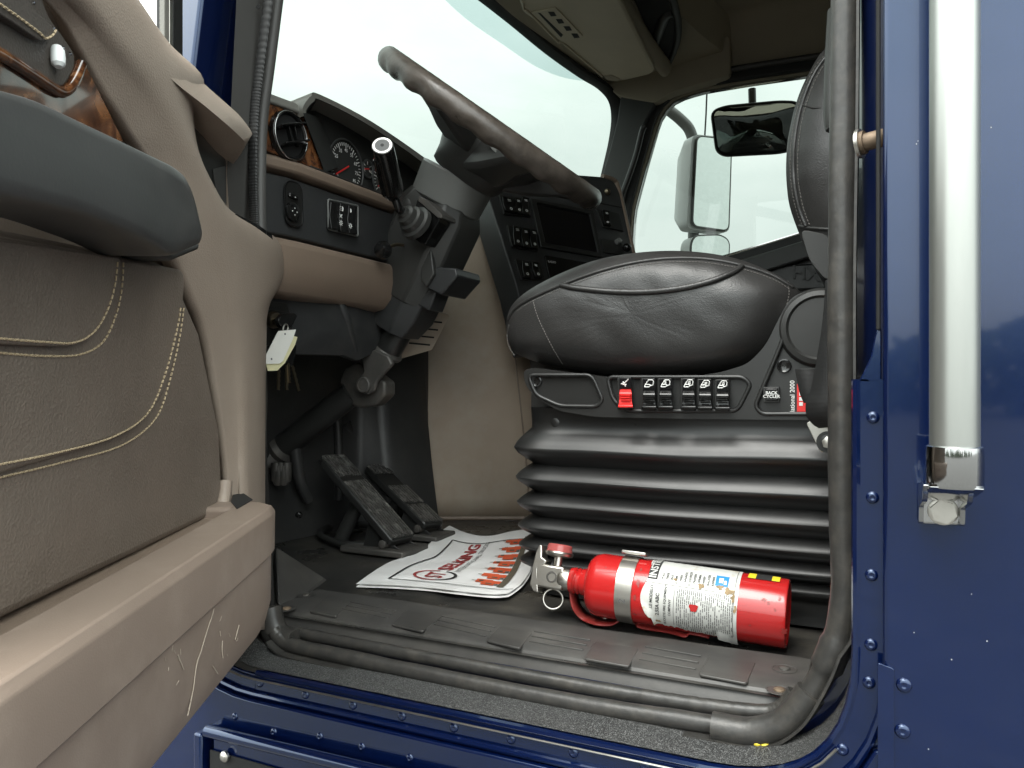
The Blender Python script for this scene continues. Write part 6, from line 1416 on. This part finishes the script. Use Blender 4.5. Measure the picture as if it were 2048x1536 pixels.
# ================================================================ key bunch in the ignition
KY = thing('key_bunch', 'bunch of keys with white paper tag hanging from the ignition', 'keys', pX(575, 655, -.80))
def onK(px, py, dx=0.): return pX(px, py, -.806 + dx)
mk('key_head', *g_prism(rnd([onK(*q) for q in ((556, 640), (566, 628), (590, 626), (595, 632), (582, 656), (562, 654))], .003, 3), (-.008, 0, 0)), 'black_gloss', KY, 30, .002)
tube('key_shank', [onK(560, 641, -.004), pX(548, 640, -.828)], .003, 'brass', KY, n=8)
tube('split_ring', [onK(x, y, .003) for x, y in ((568, 652), (572, 648), (576, 653), (574, 662), (569, 668), (566, 660))], .0011, 'steel', KY, n=6, k=4, closed=True)
tg = [(557, 662), (592, 659), (586, 678), (566, 722), (560, 727), (530, 728), (531, 712)]
prism('paper_tag', [onK(x, y, .006) for x, y in tg], (-.0008, 0, 0), 'cardtag', KY)
prism('yellow_tag', [onK(x, y, .004) for x, y in ((586, 672), (595, 674), (590, 690), (570, 726), (555, 741), (536, 742), (532, 726), (562, 722))], (-.0008, 0, 0), 'cardtag_y', KY)
for q in ((570, 668), (543, 718)): lathe('tag_hole', onK(*q, .0062), (1, 0, 0), [(0, .0016), (.0003, .0016)], 'ink_grey', KY, 10)
prism('second_key_head', rnd([onK(*q, -.004) for q in ((580, 682), (594, 690), (592, 712), (586, 734), (574, 728), (568, 708))], .003, 3), (-.006, 0, 0), 'black_gloss', KY, bev=.0015)
for (a, b) in (((557, 738), (556, 780)), ((572, 730), (573, 780)), ((584, 732), (597, 782)), ((576, 726), (578, 766))):
    p, q = onK(*a, -.004), onK(*b, -.002); d_ = (q - p).normalized(); s_ = d_.cross(V((1, 0, 0))).normalized() * .0030; out_ = []
    n_ = 9
    for k in range(n_ + 1): out_.append(p.lerp(q, k / n_) - s_ * (1 if k % 2 else .62))
    prism('key_blade', [p + s_, q + s_] + out_[::-1], (.0016, 0, 0), 'brass', KY)

# ================================================================ exterior grab bar
GB = thing('grab_bar', 'weathered aluminium grab bar on the blue cab side', 'grab bar', pY(1890, 1050, .70))
YG = .632
gx = pY(1909, 500, YG).x; zb = pY(1905, 896, YG).z
lathe('tube', (gx, YG, zb - .006), (0, 0, 1), [(0, .0161), (2.9 - zb, .0161)], 'alu', GB, 40)
zc = pY(1900, 968, YG).z
lathe('sleeve', (gx, YG, zc - .002), (0, 0, 1), [(0, .0176), (.002, .0184), (zb - zc - .002, .0184), (zb - zc + .003, .0180), (zb - zc + .004, .0165)], 'chrome', GB, 40)
YB = .694
fl = [pY(x, y, YB) for x, y in ((1836, 985), (1928, 990), (1922, 1052), (1838, 1048))]
prism('bracket_foot', rnd(fl, .004, 4), (0, .006, 0), 'chrome', GB, bev=.002, seg=3)
zp = pY(1880, 985, YB).z; zq = pY(1880, 1050, YB).z; xa, xb = fl[0].x, fl[1].x
# sloping neck from the sleeve back to the foot, open in front of the bolt, with two cheeks
nk = []
for k in range(7):
    t = k / 6; y = YG - .0150 + (YB - YG + .006) * (t ** 1.4); z = zc - .001 - (zc - zp + .004) * t; cx_ = gx * (1 - t) + (xa + xb) / 2 * t; hw = .0172 * (1 - t) + (xb - xa) / 2 * t * .98
    nk.append([V((cx_ - hw, y, z)), V((cx_ + hw, y, z)), V((cx_ + hw, y + .020 * (1 - t) + .004, z + .006)), V((cx_ - hw, y + .020 * (1 - t) + .004, z + .006))])
loft('neck', nk, 'chrome', GB, smooth=50, bev=.001)
for sx_, xx in ((0, xa), (1, xb - .0035)):
    prism('cheek', rnd([V((xx, YG - .012, zc)), V((xx, YG + .004, zc - .014)), V((xx, YB - .012, zp - .010)), V((xx, YB - .008, zq + .002)), V((xx, YB, zq)), V((xx, YB, zp + .006)), V((xx, YG + .012, zc))], .003, 3), (.0035, 0, 0), 'chrome', GB, bev=.001)
hexa('bolt', pY(1886, 1022, YB), (0, -1, 0), .0095, .007, 'steel', GB)
lathe('bolt_washer', pY(1886, 1022, YB + .0005), (0, -1, 0), [(0, .0112), (.0015, .0110), (.002, .0098)], 'steel', GB, 22)
